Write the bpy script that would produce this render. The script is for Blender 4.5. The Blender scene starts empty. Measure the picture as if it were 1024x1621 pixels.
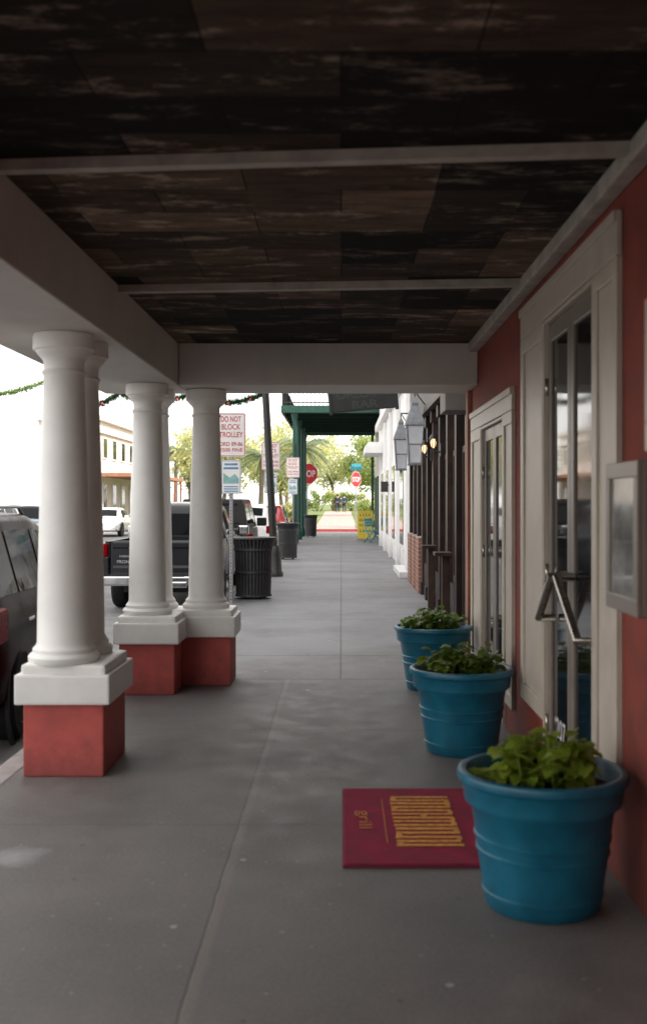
import bpy, bmesh, math, random
from mathutils import Vector, Matrix
random.seed(7)
R = math.radians
scn = bpy.context.scene
col = scn.collection

# ------------------------------------------------------------------ mesh builder
class MB:
    def __init__(s):
        s.v = []; s.f = []; s.sm = []
    def add(s, vs, fs, smooth=False):
        o = len(s.v)
        s.v += [Vector(v) for v in vs]
        s.f += [tuple(i + o for i in f) for f in fs]
        s.sm += [smooth] * len(fs)
        return s
    def frombm(s, bm, smooth=False, M=None):
        bm.verts.index_update()
        vs = [(M @ v.co if M else v.co.copy()) for v in bm.verts]
        fs = [[v.index for v in f.verts] for f in bm.faces]
        bm.free()
        return s.add(vs, fs, smooth)
    def box(s, x0, x1, y0, y1, z0, z1, b=0, M=None):
        if b <= 0:
            vs = [(x, y, z) for x in (x0, x1) for y in (y0, y1) for z in (z0, z1)]
            if M: vs = [M @ Vector(v) for v in vs]
            return s.add(vs, [(0,1,3,2),(4,6,7,5),(0,4,5,1),(2,3,7,6),(0,2,6,4),(1,5,7,3)])
        bm = bmesh.new()
        bmesh.ops.create_cube(bm, size=1)
        for v in bm.verts:
            v.co = Vector(((x0+x1)/2 + v.co.x*(x1-x0), (y0+y1)/2 + v.co.y*(y1-y0), (z0+z1)/2 + v.co.z*(z1-z0)))
        bmesh.ops.bevel(bm, geom=bm.edges[:], offset=b, segments=2, profile=.6, affect='EDGES')
        return s.frombm(bm, False, M)
    def tube(s, pts, r, n=8, caps=True, smooth=True):
        pts = [Vector(p) for p in pts]
        rs = r if isinstance(r, (list, tuple)) else [r]*len(pts)
        rings = []
        up = None
        for i, p in enumerate(pts):
            d = (pts[min(i+1, len(pts)-1)] - pts[max(i-1, 0)]).normalized()
            if up is None:
                up = Vector((0,0,1)) if abs(d.z) < .9 else Vector((1,0,0))
            a = d.cross(up).normalized(); b = a.cross(d).normalized(); up = b
            rings.append([p + (a*math.cos(2*math.pi*k/n) + b*math.sin(2*math.pi*k/n))*rs[i] for k in range(n)])
        return s.loft(rings, caps, smooth)
    def loft(s, rings, caps=True, smooth=True):
        n = len(rings[0]); vs = [v for r in rings for v in r]
        fs = []
        for i in range(len(rings)-1):
            for k in range(n):
                fs.append((i*n+k, i*n+(k+1)%n, (i+1)*n+(k+1)%n, (i+1)*n+k))
        s.add(vs, fs, smooth)
        if caps:
            s.add(rings[0], [tuple(range(n))]); s.add(rings[-1], [tuple(range(n))])
        return s
    def lathe(s, prof, n=24, c=(0,0,0), axis='z', caps=True, smooth=True):
        rings = []
        for r, z in prof:
            ring = []
            for k in range(n):
                a = 2*math.pi*k/n
                if axis == 'z': ring.append(Vector((c[0]+r*math.cos(a), c[1]+r*math.sin(a), c[2]+z)))
                else: ring.append(Vector((c[0]+z, c[1]+r*math.cos(a), c[2]+r*math.sin(a))))
            rings.append(ring)
        return s.loft(rings, caps, smooth)
    def prism(s, poly, axis, d0, d1):
        def P(a, b, d):
            return {'x': (d, a, b), 'y': (a, d, b), 'z': (a, b, d)}[axis]
        n = len(poly)
        vs = [P(a, b, d0) for a, b in poly] + [P(a, b, d1) for a, b in poly]
        fs = [tuple(range(n)), tuple(range(n, 2*n))] + [(k, (k+1)%n, n+(k+1)%n, n+k) for k in range(n)]
        return s.add(vs, fs)
    def ball(s, c, r, n=10, m=6, sz=1):
        prof = [(max(.001, r*math.sin(math.pi*i/m)), -r*sz*math.cos(math.pi*i/m)) for i in range(m+1)]
        return s.lathe(prof, n, c)
    def grid(s, P, nu, nv, smooth=True):
        vs = [P(i/nu, j/nv) for i in range(nu+1) for j in range(nv+1)]
        fs = [(i*(nv+1)+j, (i+1)*(nv+1)+j, (i+1)*(nv+1)+j+1, i*(nv+1)+j+1) for i in range(nu) for j in range(nv)]
        return s.add(vs, fs, smooth)
    def text(s, body, o, ux, uz, w=None, h=None, bold=0.0):
        cu = bpy.data.curves.new('t', 'FONT'); cu.body = body; cu.size = 1; cu.offset = bold
        ob = bpy.data.objects.new('t', cu); col.objects.link(ob)
        dg = bpy.context.evaluated_depsgraph_get(); dg.update()
        me = bpy.data.meshes.new_from_object(ob.evaluated_get(dg))
        xs = [v.co.x for v in me.vertices]; ys = [v.co.y for v in me.vertices]
        x0, x1, y0, y1 = min(xs), max(xs), min(ys), max(ys)
        sx = w/(x1-x0) if w else h/(y1-y0); sy = h/(y1-y0) if h else sx
        o = Vector(o); ux = Vector(ux); uz = Vector(uz)
        vs = [o + ux*((v.co.x-(x0+x1)/2)*sx) + uz*((v.co.y-(y0+y1)/2)*sy) for v in me.vertices]
        fs = [tuple(p.vertices) for p in me.polygons]
        bpy.data.objects.remove(ob); bpy.data.curves.remove(cu); bpy.data.meshes.remove(me)
        return s.add(vs, fs)
    def build(s, name, m, parent=None, world=False, fix=True):
        off = Vector((0,0,0))
        if world:
            p = parent
            while p: off += p.location; p = p.parent
        me = bpy.data.meshes.new(name)
        me.from_pydata([v - off for v in s.v], [], s.f)
        me.polygons.foreach_set('use_smooth', s.sm)
        if fix:
            bm = bmesh.new(); bm.from_mesh(me)
            bmesh.ops.remove_doubles(bm, verts=bm.verts[:], dist=1e-5)
            bmesh.ops.recalc_face_normals(bm, faces=bm.faces[:])
            for e in bm.edges:
                if len(e.link_faces) == 2 and e.calc_face_angle(0) > R(42): e.smooth = False
            bm.to_mesh(me); bm.free()
        me.materials.append(m)
        o = bpy.data.objects.new(name, me); col.objects.link(o)
        if parent: o.parent = parent
        return o

def tag(o, label=None, cat=None, group=None, kind=None):
    if label: o['label'] = label
    if cat: o['category'] = cat
    if group: o['group'] = group
    if kind: o['kind'] = kind
    return o
def thing(name, loc, label, cat, group=None, rz=0):
    o = bpy.data.objects.new(name, None); col.objects.link(o)
    o.empty_display_size = .1
    o.location = loc; o.rotation_euler = (0, 0, rz)
    return tag(o, label, cat, group)
def struct(name, mb, m, fix=True):
    return tag(mb.build(name, m, fix=fix), kind='structure')

# ------------------------------------------------------------------ materials
class NT:
    def __init__(s, name):
        s.m = bpy.data.materials.new(name); s.m.use_nodes = True
        s.t = s.m.node_tree; s.b = s.t.nodes['Principled BSDF']; s.out = s.t.nodes['Material Output']
    def n(s, typ, **kw):
        nd = s.t.nodes.new(typ)
        for k, v in kw.items(): setattr(nd, k, v)
        return nd
    def l(s, a, b): s.t.links.new(a, b)
    def set(s, sock, v):
        if hasattr(v, 'is_output'): s.l(v, sock)
        else: sock.default_value = v
    def math(s, op, a, b=0.0, clamp=False):
        nd = s.n('ShaderNodeMath', operation=op, use_clamp=clamp); s.set(nd.inputs[0], a); s.set(nd.inputs[1], b); return nd.outputs[0]
    def mix(s, f, a, b, blend='MIX'):
        nd = s.n('ShaderNodeMix', data_type='RGBA', blend_type=blend); s.set(nd.inputs[0], f)
        s.set(nd.inputs[6], a if hasattr(a, 'is_output') else (*a, 1)); s.set(nd.inputs[7], b if hasattr(b, 'is_output') else (*b, 1))
        return nd.outputs[2]
    def noise(s, vec, scale, detail=4, rough=.55):
        nd = s.n('ShaderNodeTexNoise'); nd.inputs['Scale'].default_value = scale
        nd.inputs['Detail'].default_value = detail; nd.inputs['Roughness'].default_value = rough
        if vec: s.l(vec, nd.inputs['Vector'])
        return nd.outputs[0]
    def rng(s, v, a, b, c=0.0, d=1.0):
        nd = s.n('ShaderNodeMapRange'); s.set(nd.inputs[0], v)
        for i, x in enumerate((a, b, c, d)): nd.inputs[i+1].default_value = x
        return nd.outputs[0]
    def bump(s, h, strength=.2, dist=.01):
        nd = s.n('ShaderNodeBump'); nd.inputs['Strength'].default_value = strength; nd.inputs['Distance'].default_value = dist
        s.l(h, nd.inputs['Height']); s.l(nd.outputs[0], s.b.inputs['Normal'])

def mat(name, c, rough=.6, metal=0, var=.2, scale=6, bump=0, bscale=80, spec=.5, coat=0, c2=None, patch=(.3, .7), emit=0, ior=1.5, dirt=0, dirt_h=.3):
    t = NT(name)
    tc = t.n('ShaderNodeTexCoord').outputs['Object']
    n1 = t.noise(tc, scale, 5)
    f = t.rng(n1, patch[0], patch[1])
    lo = tuple(x*(1-var) for x in c); hi = c2 if c2 else tuple(min(1, x*(1+var)) for x in c)
    cc = t.mix(f, lo, hi)
    if dirt:   # splash grime that fades upward from the ground
        pz = t.n('ShaderNodeSeparateXYZ'); t.l(t.n('ShaderNodeNewGeometry').outputs['Position'], pz.inputs[0])
        g = t.math('ADD', pz.outputs[2], t.math('MULTIPLY', t.math('SUBTRACT', t.noise(tc, 14, 4), .5), .25))
        cc = t.mix(t.rng(g, 0, dirt_h, dirt, 0), cc, tuple(x*.25+.01 for x in c))
    t.l(cc, t.b.inputs['Base Color'])
    rr = t.rng(n1, .3, .7, max(0, rough-.06), min(1, rough+.06)); t.l(rr, t.b.inputs['Roughness'])
    t.b.inputs['Metallic'].default_value = metal
    t.b.inputs['Specular IOR Level'].default_value = spec
    t.b.inputs['IOR'].default_value = ior
    t.b.inputs['Coat Weight'].default_value = coat
    t.b.inputs['Coat Roughness'].default_value = .04
    if bump: t.bump(t.noise(tc, bscale, 4), bump)
    if emit:
        t.b.inputs['Emission Color'].default_value = (*c, 1); t.b.inputs['Emission Strength'].default_value = emit
    return t.m

def leafmat(name, c, c2, trans=.35):
    t = NT(name)
    tc = t.n('ShaderNodeTexCoord').outputs['Object']
    cc = t.mix(t.rng(t.noise(tc, 3, 3), .35, .65), c, c2)
    t.l(cc, t.b.inputs['Base Color']); t.b.inputs['Roughness'].default_value = .5
    tr = t.n('ShaderNodeBsdfTranslucent'); t.l(cc, tr.inputs[0])
    mx = t.n('ShaderNodeMixShader'); mx.inputs[0].default_value = trans
    t.l(t.b.outputs[0], mx.inputs[1]); t.l(tr.outputs[0], mx.inputs[2]); t.l(mx.outputs[0], t.out.inputs[0])
    return t.m

def pavement():
    t = NT('sidewalk_concrete')
    pos = t.n('ShaderNodeNewGeometry').outputs['Position']
    sp = t.n('ShaderNodeSeparateXYZ'); t.l(pos, sp.inputs[0]); X, Y = sp.outputs[0], sp.outputs[1]
    big = t.noise(pos, .7, 6, .6); mid = t.noise(pos, 4, 6, .65); fine = t.noise(pos, 60, 3)
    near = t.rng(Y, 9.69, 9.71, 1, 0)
    cool = t.rng(Y, 7.5, 13.0, 0, 1)  # porch shade put into the colour: concrete browner and darker under the canopy
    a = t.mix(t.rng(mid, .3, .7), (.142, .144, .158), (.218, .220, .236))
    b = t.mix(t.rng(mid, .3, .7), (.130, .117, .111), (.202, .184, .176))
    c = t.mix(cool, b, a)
    c = t.mix(t.rng(big, .38, .66, 0, .7), c, (.085, .08, .08))
    c = t.mix(t.rng(fine, .35, .75, 0, .28), c, (.30, .295, .29))
    vo = t.n('ShaderNodeTexVoronoi'); vo.inputs['Scale'].default_value = 4.5; t.l(pos, vo.inputs['Vector'])
    spot = t.rng(vo.outputs['Distance'], .035, .06, .75, 0)
    c = t.mix(spot, c, (.07, .07, .07))
    vo2 = t.n('ShaderNodeTexVoronoi'); vo2.inputs['Scale'].default_value = 3.1; t.l(pos, vo2.inputs['Vector'])
    c = t.mix(t.rng(vo2.outputs['Distance'], .03, .06, .65, 0), c, (.5, .5, .5))
    vo3 = t.n('ShaderNodeTexVoronoi'); vo3.inputs['Scale'].default_value = 9; t.l(pos, vo3.inputs['Vector'])
    c = t.mix(t.rng(vo3.outputs['Distance'], .04, .09, .4, 0), c, (.42, .42, .42))
    vm = t.n('ShaderNodeVectorMath', operation='DISTANCE'); t.l(pos, vm.inputs[0]); vm.inputs[1].default_value = (-1.47, 4.85, 0)
    wn = t.math('ADD', vm.outputs['Value'], t.math('MULTIPLY', t.math('SUBTRACT', mid, .5), .3))
    c = t.mix(t.rng(wn, .06, .16, .6, 0), c, (.40, .40, .42))
    wob = t.math('MULTIPLY', t.math('SUBTRACT', t.noise(pos, 9, 3), .5), .02)
    def line(P, v, w): return t.rng(t.math('ABSOLUTE', t.math('SUBTRACT', t.math('ADD', P, wob), v)), w*.3, w, 1, 0)
    far = t.math('SUBTRACT', 1, near)
    m = t.math('MULTIPLY', t.math('MULTIPLY', line(X, -.505, .008), near), .5)
    m = t.math('MAXIMUM', m, t.math('MULTIPLY', line(X, 0.0, .014), far))
    for y in (3.0, 5.33, 7.55): m = t.math('MAXIMUM', m, t.math('MULTIPLY', line(Y, y, .012), .45))
    for y in (9.7, 11.2, 14.7, 18.3, 21.5, 24.7, 29, 34, 40, 47):
        m = t.math('MAXIMUM', m, line(Y, y, .010 + .0012*y))
    edge = t.math('MULTIPLY', line(X, -.485, .03), near)
    c = t.mix(t.math('MULTIPLY', edge, .4), c, (.26, .225, .20))
    c = t.mix(t.math('MULTIPLY', m, .72), c, (.06, .057, .055))
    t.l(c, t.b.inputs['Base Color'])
    t.l(t.rng(mid, .3, .7, .5, .75), t.b.inputs['Roughness'])
    t.b.inputs['Specular IOR Level'].default_value = .4
    h = t.math('SUBTRACT', t.math('ADD', t.math('MULTIPLY', fine, .25), t.math('MULTIPLY', mid, .4)), t.math('MULTIPLY', m, .8))
    t.bump(h, .3, .012)
    return t.m

def planks():
    t = NT('reclaimed_planks')
    pos = t.n('ShaderNodeNewGeometry').outputs['Position']
    def brick(w, h, off, fr, mort):
        br = t.n('ShaderNodeTexBrick'); t.l(pos, br.inputs['Vector'])
        br.offset = off; br.offset_frequency = fr
        for k, v in (('Scale', 1), ('Mortar Size', mort), ('Brick Width', w), ('Row Height', h), ('Bias', 0)): br.inputs[k].default_value = v
        br.inputs['Color1'].default_value = (0,0,0,1); br.inputs['Color2'].default_value = (1,1,1,1); br.inputs['Mortar'].default_value = (0,0,0,1)
        return br
    pl = brick(.82, .36, .5, 2, .0035); blk = brick(.82, 1.08, .5, 2, .0)
    mp = t.n('ShaderNodeMapping'); mp.inputs['Scale'].default_value = (1.3, 5.5, 1); t.l(pos, mp.inputs[0])
    st = t.noise(mp.outputs[0], 2.4, 8, .70)
    mp2 = t.n('ShaderNodeMapping'); mp2.inputs['Scale'].default_value = (1.2, 3.4, 1); t.l(pos, mp2.inputs[0])
    wear = t.noise(mp2.outputs[0], 1.9, 9, .78)
    rnd = t.math('ADD', t.math('MULTIPLY', pl.outputs['Color'], .45), t.math('MULTIPLY', blk.outputs['Color'], .55))
    base = t.mix(t.rng(rnd, .36, .88), (.011, .009, .008), (.23, .155, .105))
    base = t.mix(t.rng(st, .36, .60), t.mix(.6, base, (.009, .007, .006)), base)
    w = t.math('MULTIPLY', t.rng(wear, .54, .62), t.rng(rnd, .2, .75, .16, .9))
    base = t.mix(w, base, (.50, .39, .30))
    base = t.mix(t.math('MULTIPLY', pl.outputs['Fac'], .8), base, (.004, .003, .003))
    t.l(base, t.b.inputs['Base Color']); t.b.inputs['Roughness'].default_value = .85
    t.b.inputs['Specular IOR Level'].default_value = .15
    t.bump(t.math('SUBTRACT', st, pl.outputs['Fac']), .5, .01)
    return t.m

def brick(name, c1, c2, mortar, sc=1, axes='yz'):
    t = NT(name)
    pos = t.n('ShaderNodeNewGeometry').outputs['Position']
    sp = t.n('ShaderNodeSeparateXYZ'); t.l(pos, sp.inputs[0])
    cb = t.n('ShaderNodeCombineXYZ')
    ix = {'x': 0, 'y': 1, 'z': 2}
    t.l(sp.outputs[ix[axes[0]]], cb.inputs[0]); t.l(sp.outputs[ix[axes[1]]], cb.inputs[1])
    br = t.n('ShaderNodeTexBrick'); t.l(cb.outputs[0], br.inputs['Vector'])
    for k, v in (('Scale', sc), ('Mortar Size', .008), ('Brick Width', .21), ('Row Height', .075)): br.inputs[k].default_value = v
    br.inputs['Color1'].default_value = (*c1, 1); br.inputs['Color2'].default_value = (*c2, 1); br.inputs['Mortar'].default_value = (*mortar, 1)
    c = t.mix(t.rng(t.noise(pos, 5, 5), .3, .7, 0, .4), br.outputs['Color'], tuple(x*.5 for x in c1))
    t.l(c, t.b.inputs['Base Color']); t.b.inputs['Roughness'].default_value = .85
    t.bump(t.math('SUBTRACT', t.noise(pos, 50), br.outputs['Fac']), .4, .01)
    return t.m

M = {}
M['pave'] = pavement(); M['planks'] = planks()
M['asphalt'] = mat('asphalt', (.15, .148, .15), .85, var=.3, scale=2, bump=.3, bscale=90)
M['kerb'] = mat('kerb_concrete', (.34, .32, .31), .8, var=.3, scale=5, bump=.3, bscale=50)
M['grass'] = mat('park_grass', (.13, .17, .04), .9, var=.4, scale=1.5)
M['redpave'] = mat('pink_pavers', (.46, .31, .28), .8, var=.2, scale=3, bump=.2)
M['redkerb'] = mat('red_kerb_paint', (.42, .05, .05), .7, var=.2)
M['white'] = mat('white_masonry_paint', (.63, .59, .555), .55, var=.09, scale=2.5, bump=.12, bscale=70)
M['white2'] = mat('white_column_paint', (.86, .845, .82), .45, var=.06, scale=4, bump=.08, bscale=60, patch=(.25, .6), dirt=.4, dirt_h=.75)
M['bright'] = mat('bright_white_wall', (.82, .81, .80), .55, var=.06, scale=3, bump=.1, bscale=70, dirt=.4, dirt_h=.5)
M['red'] = mat('red_stucco', (.225, .036, .021), .75, var=.30, scale=5, bump=.45, bscale=120, dirt=.5)
M['redbase'] = mat('red_pedestal_paint', (.45, .080, .068), .65, var=.18, scale=7, bump=.3, bscale=90, dirt=.5, dirt_h=.2)
M['beige'] = mat('greige_trim_paint', (.54, .475, .40), .42, var=.08, scale=7, bump=.05)
M['batten'] = mat('grey_batten_paint', (.43, .385, .34), .6, var=.25, scale=8, bump=.15)
M['taupe'] = mat('door_frame_paint', (.23, .195, .165), .35, var=.12, scale=7)
M['glass'] = mat('dark_glass', (.010, .010, .011), .05, var=.1, scale=2, spec=.9)
M['darkint'] = mat('dark_interior', (.015, .014, .013), .9)
M['steel'] = mat('brushed_steel', (.56, .52, .47), .3, metal=1, var=.1, scale=20)
M['casepane'] = mat('menu_glass_reflection', (.28, .27, .255), .10, var=.5, scale=5, spec=.7)  # patchy grey in the pane's colour stands in for bright reflections
M['pot'] = mat('teal_planter', (.004, .110, .182), .36, var=.15, scale=9, bump=.06, bscale=40, c2=(.006, .138, .22), dirt=.3, dirt_h=.15)
M['soil'] = mat('potting_soil', (.03, .02, .015), .95, var=.5, scale=30, bump=.8, bscale=50)
M['leafa'] = leafmat('planter_leaves_bright', (.20, .31, .03), (.38, .46, .06), .45)
M['leafb'] = leafmat('planter_leaves_dark', (.08, .16, .02), (.21, .30, .04))
M['mat'] = mat('crimson_doormat', (.30, .005, .046), .95, var=.3, scale=8, bump=.9, bscale=300)
M['matedge'] = mat('mat_rubber_edge', (.14, .006, .022), .8)
M['matgold'] = mat('mat_gold_print', (.72, .30, .06), .9, var=.35, scale=40, bump=.5, bscale=200)
M['matfaint'] = mat('mat_worn_print', (.60, .20, .06), .9, var=.35, scale=40, bump=.5, bscale=200)
M['black'] = mat('black_iron', (.018, .018, .018), .45, var=.2, spec=.5)
M['canblack'] = mat('trash_can_paint', (.035, .034, .036), .45, var=.25, scale=8)
M['galv'] = mat('galvanised_steel', (.34, .34, .35), .45, metal=.8, var=.2, scale=15)
M['signw'] = mat('sign_white', (.75, .74, .73), .4, var=.06, scale=6)
M['signr'] = mat('sign_red_ink', (.50, .025, .04), .45, var=.1)
M['signb'] = mat('sign_blue_ink', (.10, .24, .42), .5, var=.2)
M['signt'] = mat('sign_teal_ink', (.22, .42, .42), .5, var=.2)
M['signg'] = mat('street_sign_teal', (.02, .25, .33), .4)
M['stop'] = mat('stop_red', (.58, .018, .03), .4, var=.08)
M['wood'] = mat('dark_stained_timber', (.020, .012, .010), .5, var=.4, scale=6, bump=.2, bscale=30, spec=.3)
M['wood2'] = mat('brown_timber_trim', (.042, .025, .019), .5, var=.35, scale=6, bump=.2, bscale=30, spec=.3)
M['greytrim'] = mat('grey_stone_trim', (.14, .12, .11), .7, var=.2)
M['ochre'] = mat('orange_stucco_strip', (.36, .165, .105), .8, var=.25, scale=4)
M['bulb'] = mat('warm_bulb', (1.0, .62, .34), .4, var=0, emit=1.6)
M['milk'] = mat('lantern_glass', (.6, .62, .66), .15, var=.1, spec=.6)
M['lantern'] = mat('lantern_zinc', (.24, .25, .27), .45, metal=.4, var=.25, scale=12)
M['green'] = mat('green_gallery_paint', (.008, .060, .042), .5, var=.25, scale=6)
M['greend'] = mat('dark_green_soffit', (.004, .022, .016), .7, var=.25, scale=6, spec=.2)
M['pale'] = mat('pale_stucco', (.66, .64, .61), .7, var=.1, scale=2)
M['tan'] = brick('tan_brick', (.74, .64, .58), (.80, .70, .64), (.72, .69, .66))  # brick colour paled to put an overexposed, washed-out look into it
M['brickr'] = brick('red_brick', (.26, .10, .065), (.32, .14, .09), (.35, .31, .28))
M['yellow'] = mat('yellow_board', (.72, .55, .06), .5, var=.1)
M['teal'] = mat('teal_chair_paint', (.04, .25, .30), .45)
M['hangsign'] = mat('dark_hanging_board', (.022, .025, .026), .5, var=.3, scale=5)
M['hanglet'] = mat('hanging_board_letters', (.045, .051, .051), .5)
M['rubber'] = mat('tyre_rubber', (.012, .012, .013), .85, var=.2, spec=.3)
M['rim'] = mat('alloy_rim', (.20, .20, .21), .5, metal=.8)
M['chrome'] = mat('chrome', (.6, .6, .62), .14, metal=1, var=.05)
M['carglass'] = mat('car_glass', (.008, .009, .011), .05, var=.1, spec=.4, ior=1.16)
M['tail'] = mat('tail_lamp_red', (.20, .002, .003), .3, var=.1, spec=.2, ior=1.12)
M['headl'] = mat('headlamp', (.6, .62, .65), .1, coat=.6)
M['plate'] = mat('licence_plate', (.6, .6, .58), .4)
M['trimb'] = mat('black_plastic_trim', (.02, .02, .02), .6, spec=.3)
def paint(name, c, coat=1, ior=1.5, rough=.3): return mat(name, c, rough, var=.05, scale=3, coat=coat, spec=.5, ior=ior)
M['p_maroon'] = paint('maroon_black_paint', (.020, .005, .006), 0, 1.08, .25)
M['p_navy'] = paint('dark_blue_black_paint', (.009, .010, .014), .25, 1.35)
M['p_black'] = paint('black_paint', (.010, .010, .011), .5)
M['p_white'] = paint('white_car_paint', (.7, .7, .7))
M['p_red'] = paint('red_car_paint', (.42, .015, .02))
M['p_silver'] = paint('silver_car_paint', (.36, .37, .39))
M['p_blue'] = paint('slate_blue_car_paint', (.10, .13, .17))
M['bark'] = mat('bark', (.16, .13, .10), .9, var=.3, scale=8, bump=.6, bscale=25)
M['tl1'] = leafmat('yellow_green_leaves', (.44, .47, .18), (.64, .62, .33), .5)  # leaf colour lightened to carry the overexposed haze of the distance
M['tl2'] = leafmat('mid_green_leaves', (.22, .30, .08), (.40, .45, .16), .45)
M['tl3'] = leafmat('palm_fronds', (.15, .21, .11), (.26, .31, .16), .35)
M['garl'] = leafmat('garland_needles', (.012, .05, .018), (.035, .10, .03), .2)
M['garlsun'] = leafmat('sunlit_garland_needles', (.20, .32, .11), (.34, .45, .18), .4)  # lighter copy of the needle colour that puts sunlight into it
M['bauble'] = mat('red_bauble', (.5, .02, .02), .2, coat=.5)
M['skin'] = mat('skin', (.45, .28, .2), .6, var=.05)
M['jeans'] = mat('dark_denim', (.02, .035, .07), .9)
M['jacket'] = mat('navy_jacket', (.012, .03, .06), .9)
M['jacket2'] = mat('teal_blue_jacket', (.015, .06, .10), .9)
M['hair'] = mat('dark_hair', (.02, .014, .01), .7)

# ------------------------------------------------------------------ setting
ZS = -.13
def sheet(x0, x1, y0, y1, z): return MB().add([(x0,y0,z),(x1,y0,z),(x1,y1,z),(x0,y1,z)], [(0,1,2,3)])
struct('ground', sheet(-900, 900, -900, 900, -.15), mat('pale_far_ground', (.28, .27, .24), .9, var=.2, scale=.2))
struct('road', sheet(-13.0, -2.07, -60, 500, ZS), M['asphalt'])
struct('cross_street', sheet(-60, 60, 55, 63, ZS+.004), M['asphalt'])
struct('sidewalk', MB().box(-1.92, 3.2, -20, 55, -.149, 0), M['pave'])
k = MB()
y = -21.0
while y < 55:
    k.box(-2.07, -1.923, y, min(y+2.99, 55), -.149, .002, .012); y += 3.0
struct('kerb', k, M['kerb'])
struct('opposite_sidewalk', MB().box(-16, -13, -60, 300, -.149, .0), M['kerb'])
struct('park_ground', MB().add([(-1.6,63.2,0),(60,63.2,0),(60,108,.66),(-14,108,.66),(-14,400,.8),(60,400,.8),(-14,63.2,-.0)],
        [(6,1,2,3),(3,2,5,4)]), M['grass'])
struct('park_path', MB().add([(-1.6,63.3,.012),(.95,63.3,.012),(.95,108,.672),(-1.6,108,.672)], [(0,1,2,3)]), M['redpave'])
struct('park_kerb', MB().box(-8, 6, 63.0, 63.28, -.149, .02), M['redkerb'])

# ------------------------------------------------------------------ columns
ZB = 2.60     # underside of the porch beams
ZC = 2.96     # plank ceiling
def shaft_mb(z0, z1):
    m = MB()
    h = z1 - z0
    pr = [(.195, 0), (.206, .012), (.208, .04), (.196, .055), (.182, .062), (.182, .085), (.167, .10), (.157, .12)]
    for i in range(1, 11):
        t = i/10; pr.append((.156 - .037*t**1.5, .125 + (h-.325)*t))
    e = h - .20
    pr += [(.126, e+.01), (.131, e+.020), (.126, e+.030), (.118, e+.036), (.120, e+.09), (.136, e+.11), (.158, e+.133), (.164, e+.145), (.164, e+.15)]
    m.lathe([(r, z0+z) for r, z in pr], 40)
    return m
def column_thing(loc, w, d, cols, label, dz=0, zt=ZB-.05):
    t = thing('porch_column', loc, label, 'column', 'white porch columns on red pedestals')
    MB().box(-w/2, w/2, -d/2, d/2, .0, .435, .012).build('pedestal', M['redbase'], t)
    p = MB().box(-w/2-.042, w/2+.042, -d/2-.042, d/2+.042, .425, .60+dz, .014)
    p.box(-w/2-.012, w/2+.012, -d/2-.012, d/2+.012, .59+dz, .655+dz, .02)
    p.build('plinth', M['white2'], t)
    for cx, cy in cols:
        s = shaft_mb(.65, zt)
        for v in s.v: v.x += cx; v.y += cy
        s = s.build('shaft', M['white2'], t)
        MB().lathe([(.10, zt-.052), (.172, zt-.052), (.180, zt-.044), (.180, zt+.030), (.174, zt+.047), (.1, zt+.047)], 40, (cx, cy, 0)).build('capital', M['white2'], s)
    return t
column_thing((-1.615, 6.565, 0), .47, .63, [(-.035, -.16), (-.035, .21)], 'pair of white columns sharing the nearest red pedestal')
column_thing((-1.61, 9.11, 0), .46, .42, [(-.03, -.0)], 'white column on the middle red pedestal, in front of the pickup truck')
column_thing((-1.66, 9.58, 0), .44, .42, [(.0, -.0)], 'white column hidden close behind the middle porch column', .003)
column_thing((-1.19, 9.585, 0), .46, .46, [(-.012, .0)], 'white column on the red pedestal furthest right, by the trolley sign', .006)

# ------------------------------------------------------------------ porch canopy
t = thing('porch_canopy', (0, 9.2, ZB), 'white beamed porch canopy with dark weathered plank ceiling over the sidewalk', 'porch')
YB = -15; XI = -1.395; YE = 9.2  # canopy and wall lengthened unseen behind the camera to block sky light
MB().box(XI, 1.17, YB, YE, ZC, ZC+.07).build('plank_ceiling', M['planks'], t, True)
MB().box(-2.17, XI, YB, 9.92, ZB, ZC+.30, .01).build('side_beam', M['white'], t, True)
MB().box(XI+.003, 1.168, YE, 9.92, ZB+.003, ZC+.30, .01).build('end_beam', M['white'], t, True)
MB().box(-2.3, 1.168, YB, 10.05, ZC+.303, ZC+.42).build('roof', M['greytrim'], t, True)
for yl, yr in ((1.75, 1.5), (4.26, 4.04), (6.72, 6.52)):
    MB().add([(XI+.002,yl,ZC-.045),(XI+.002,yl+.062,ZC-.045),(XI+.002,yl+.062,ZC+.002),(XI+.002,yl,ZC+.002),
              (1.09,yr,ZC-.045),(1.09,yr+.062,ZC-.045),(1.09,yr+.062,ZC+.002),(1.09,yr,ZC+.002)],
             [(0,1,5,4),(1,2,6,5),(2,3,7,6),(3,0,4,7),(0,3,2,1),(4,5,6,7)]).build('ceiling_batten', M['batten'], t, True)
MB().box(1.085, 1.168, YB, YE-.002, ZC-.075, ZC+.004, .01).build('wall_moulding', M['batten'], t, True)

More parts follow.
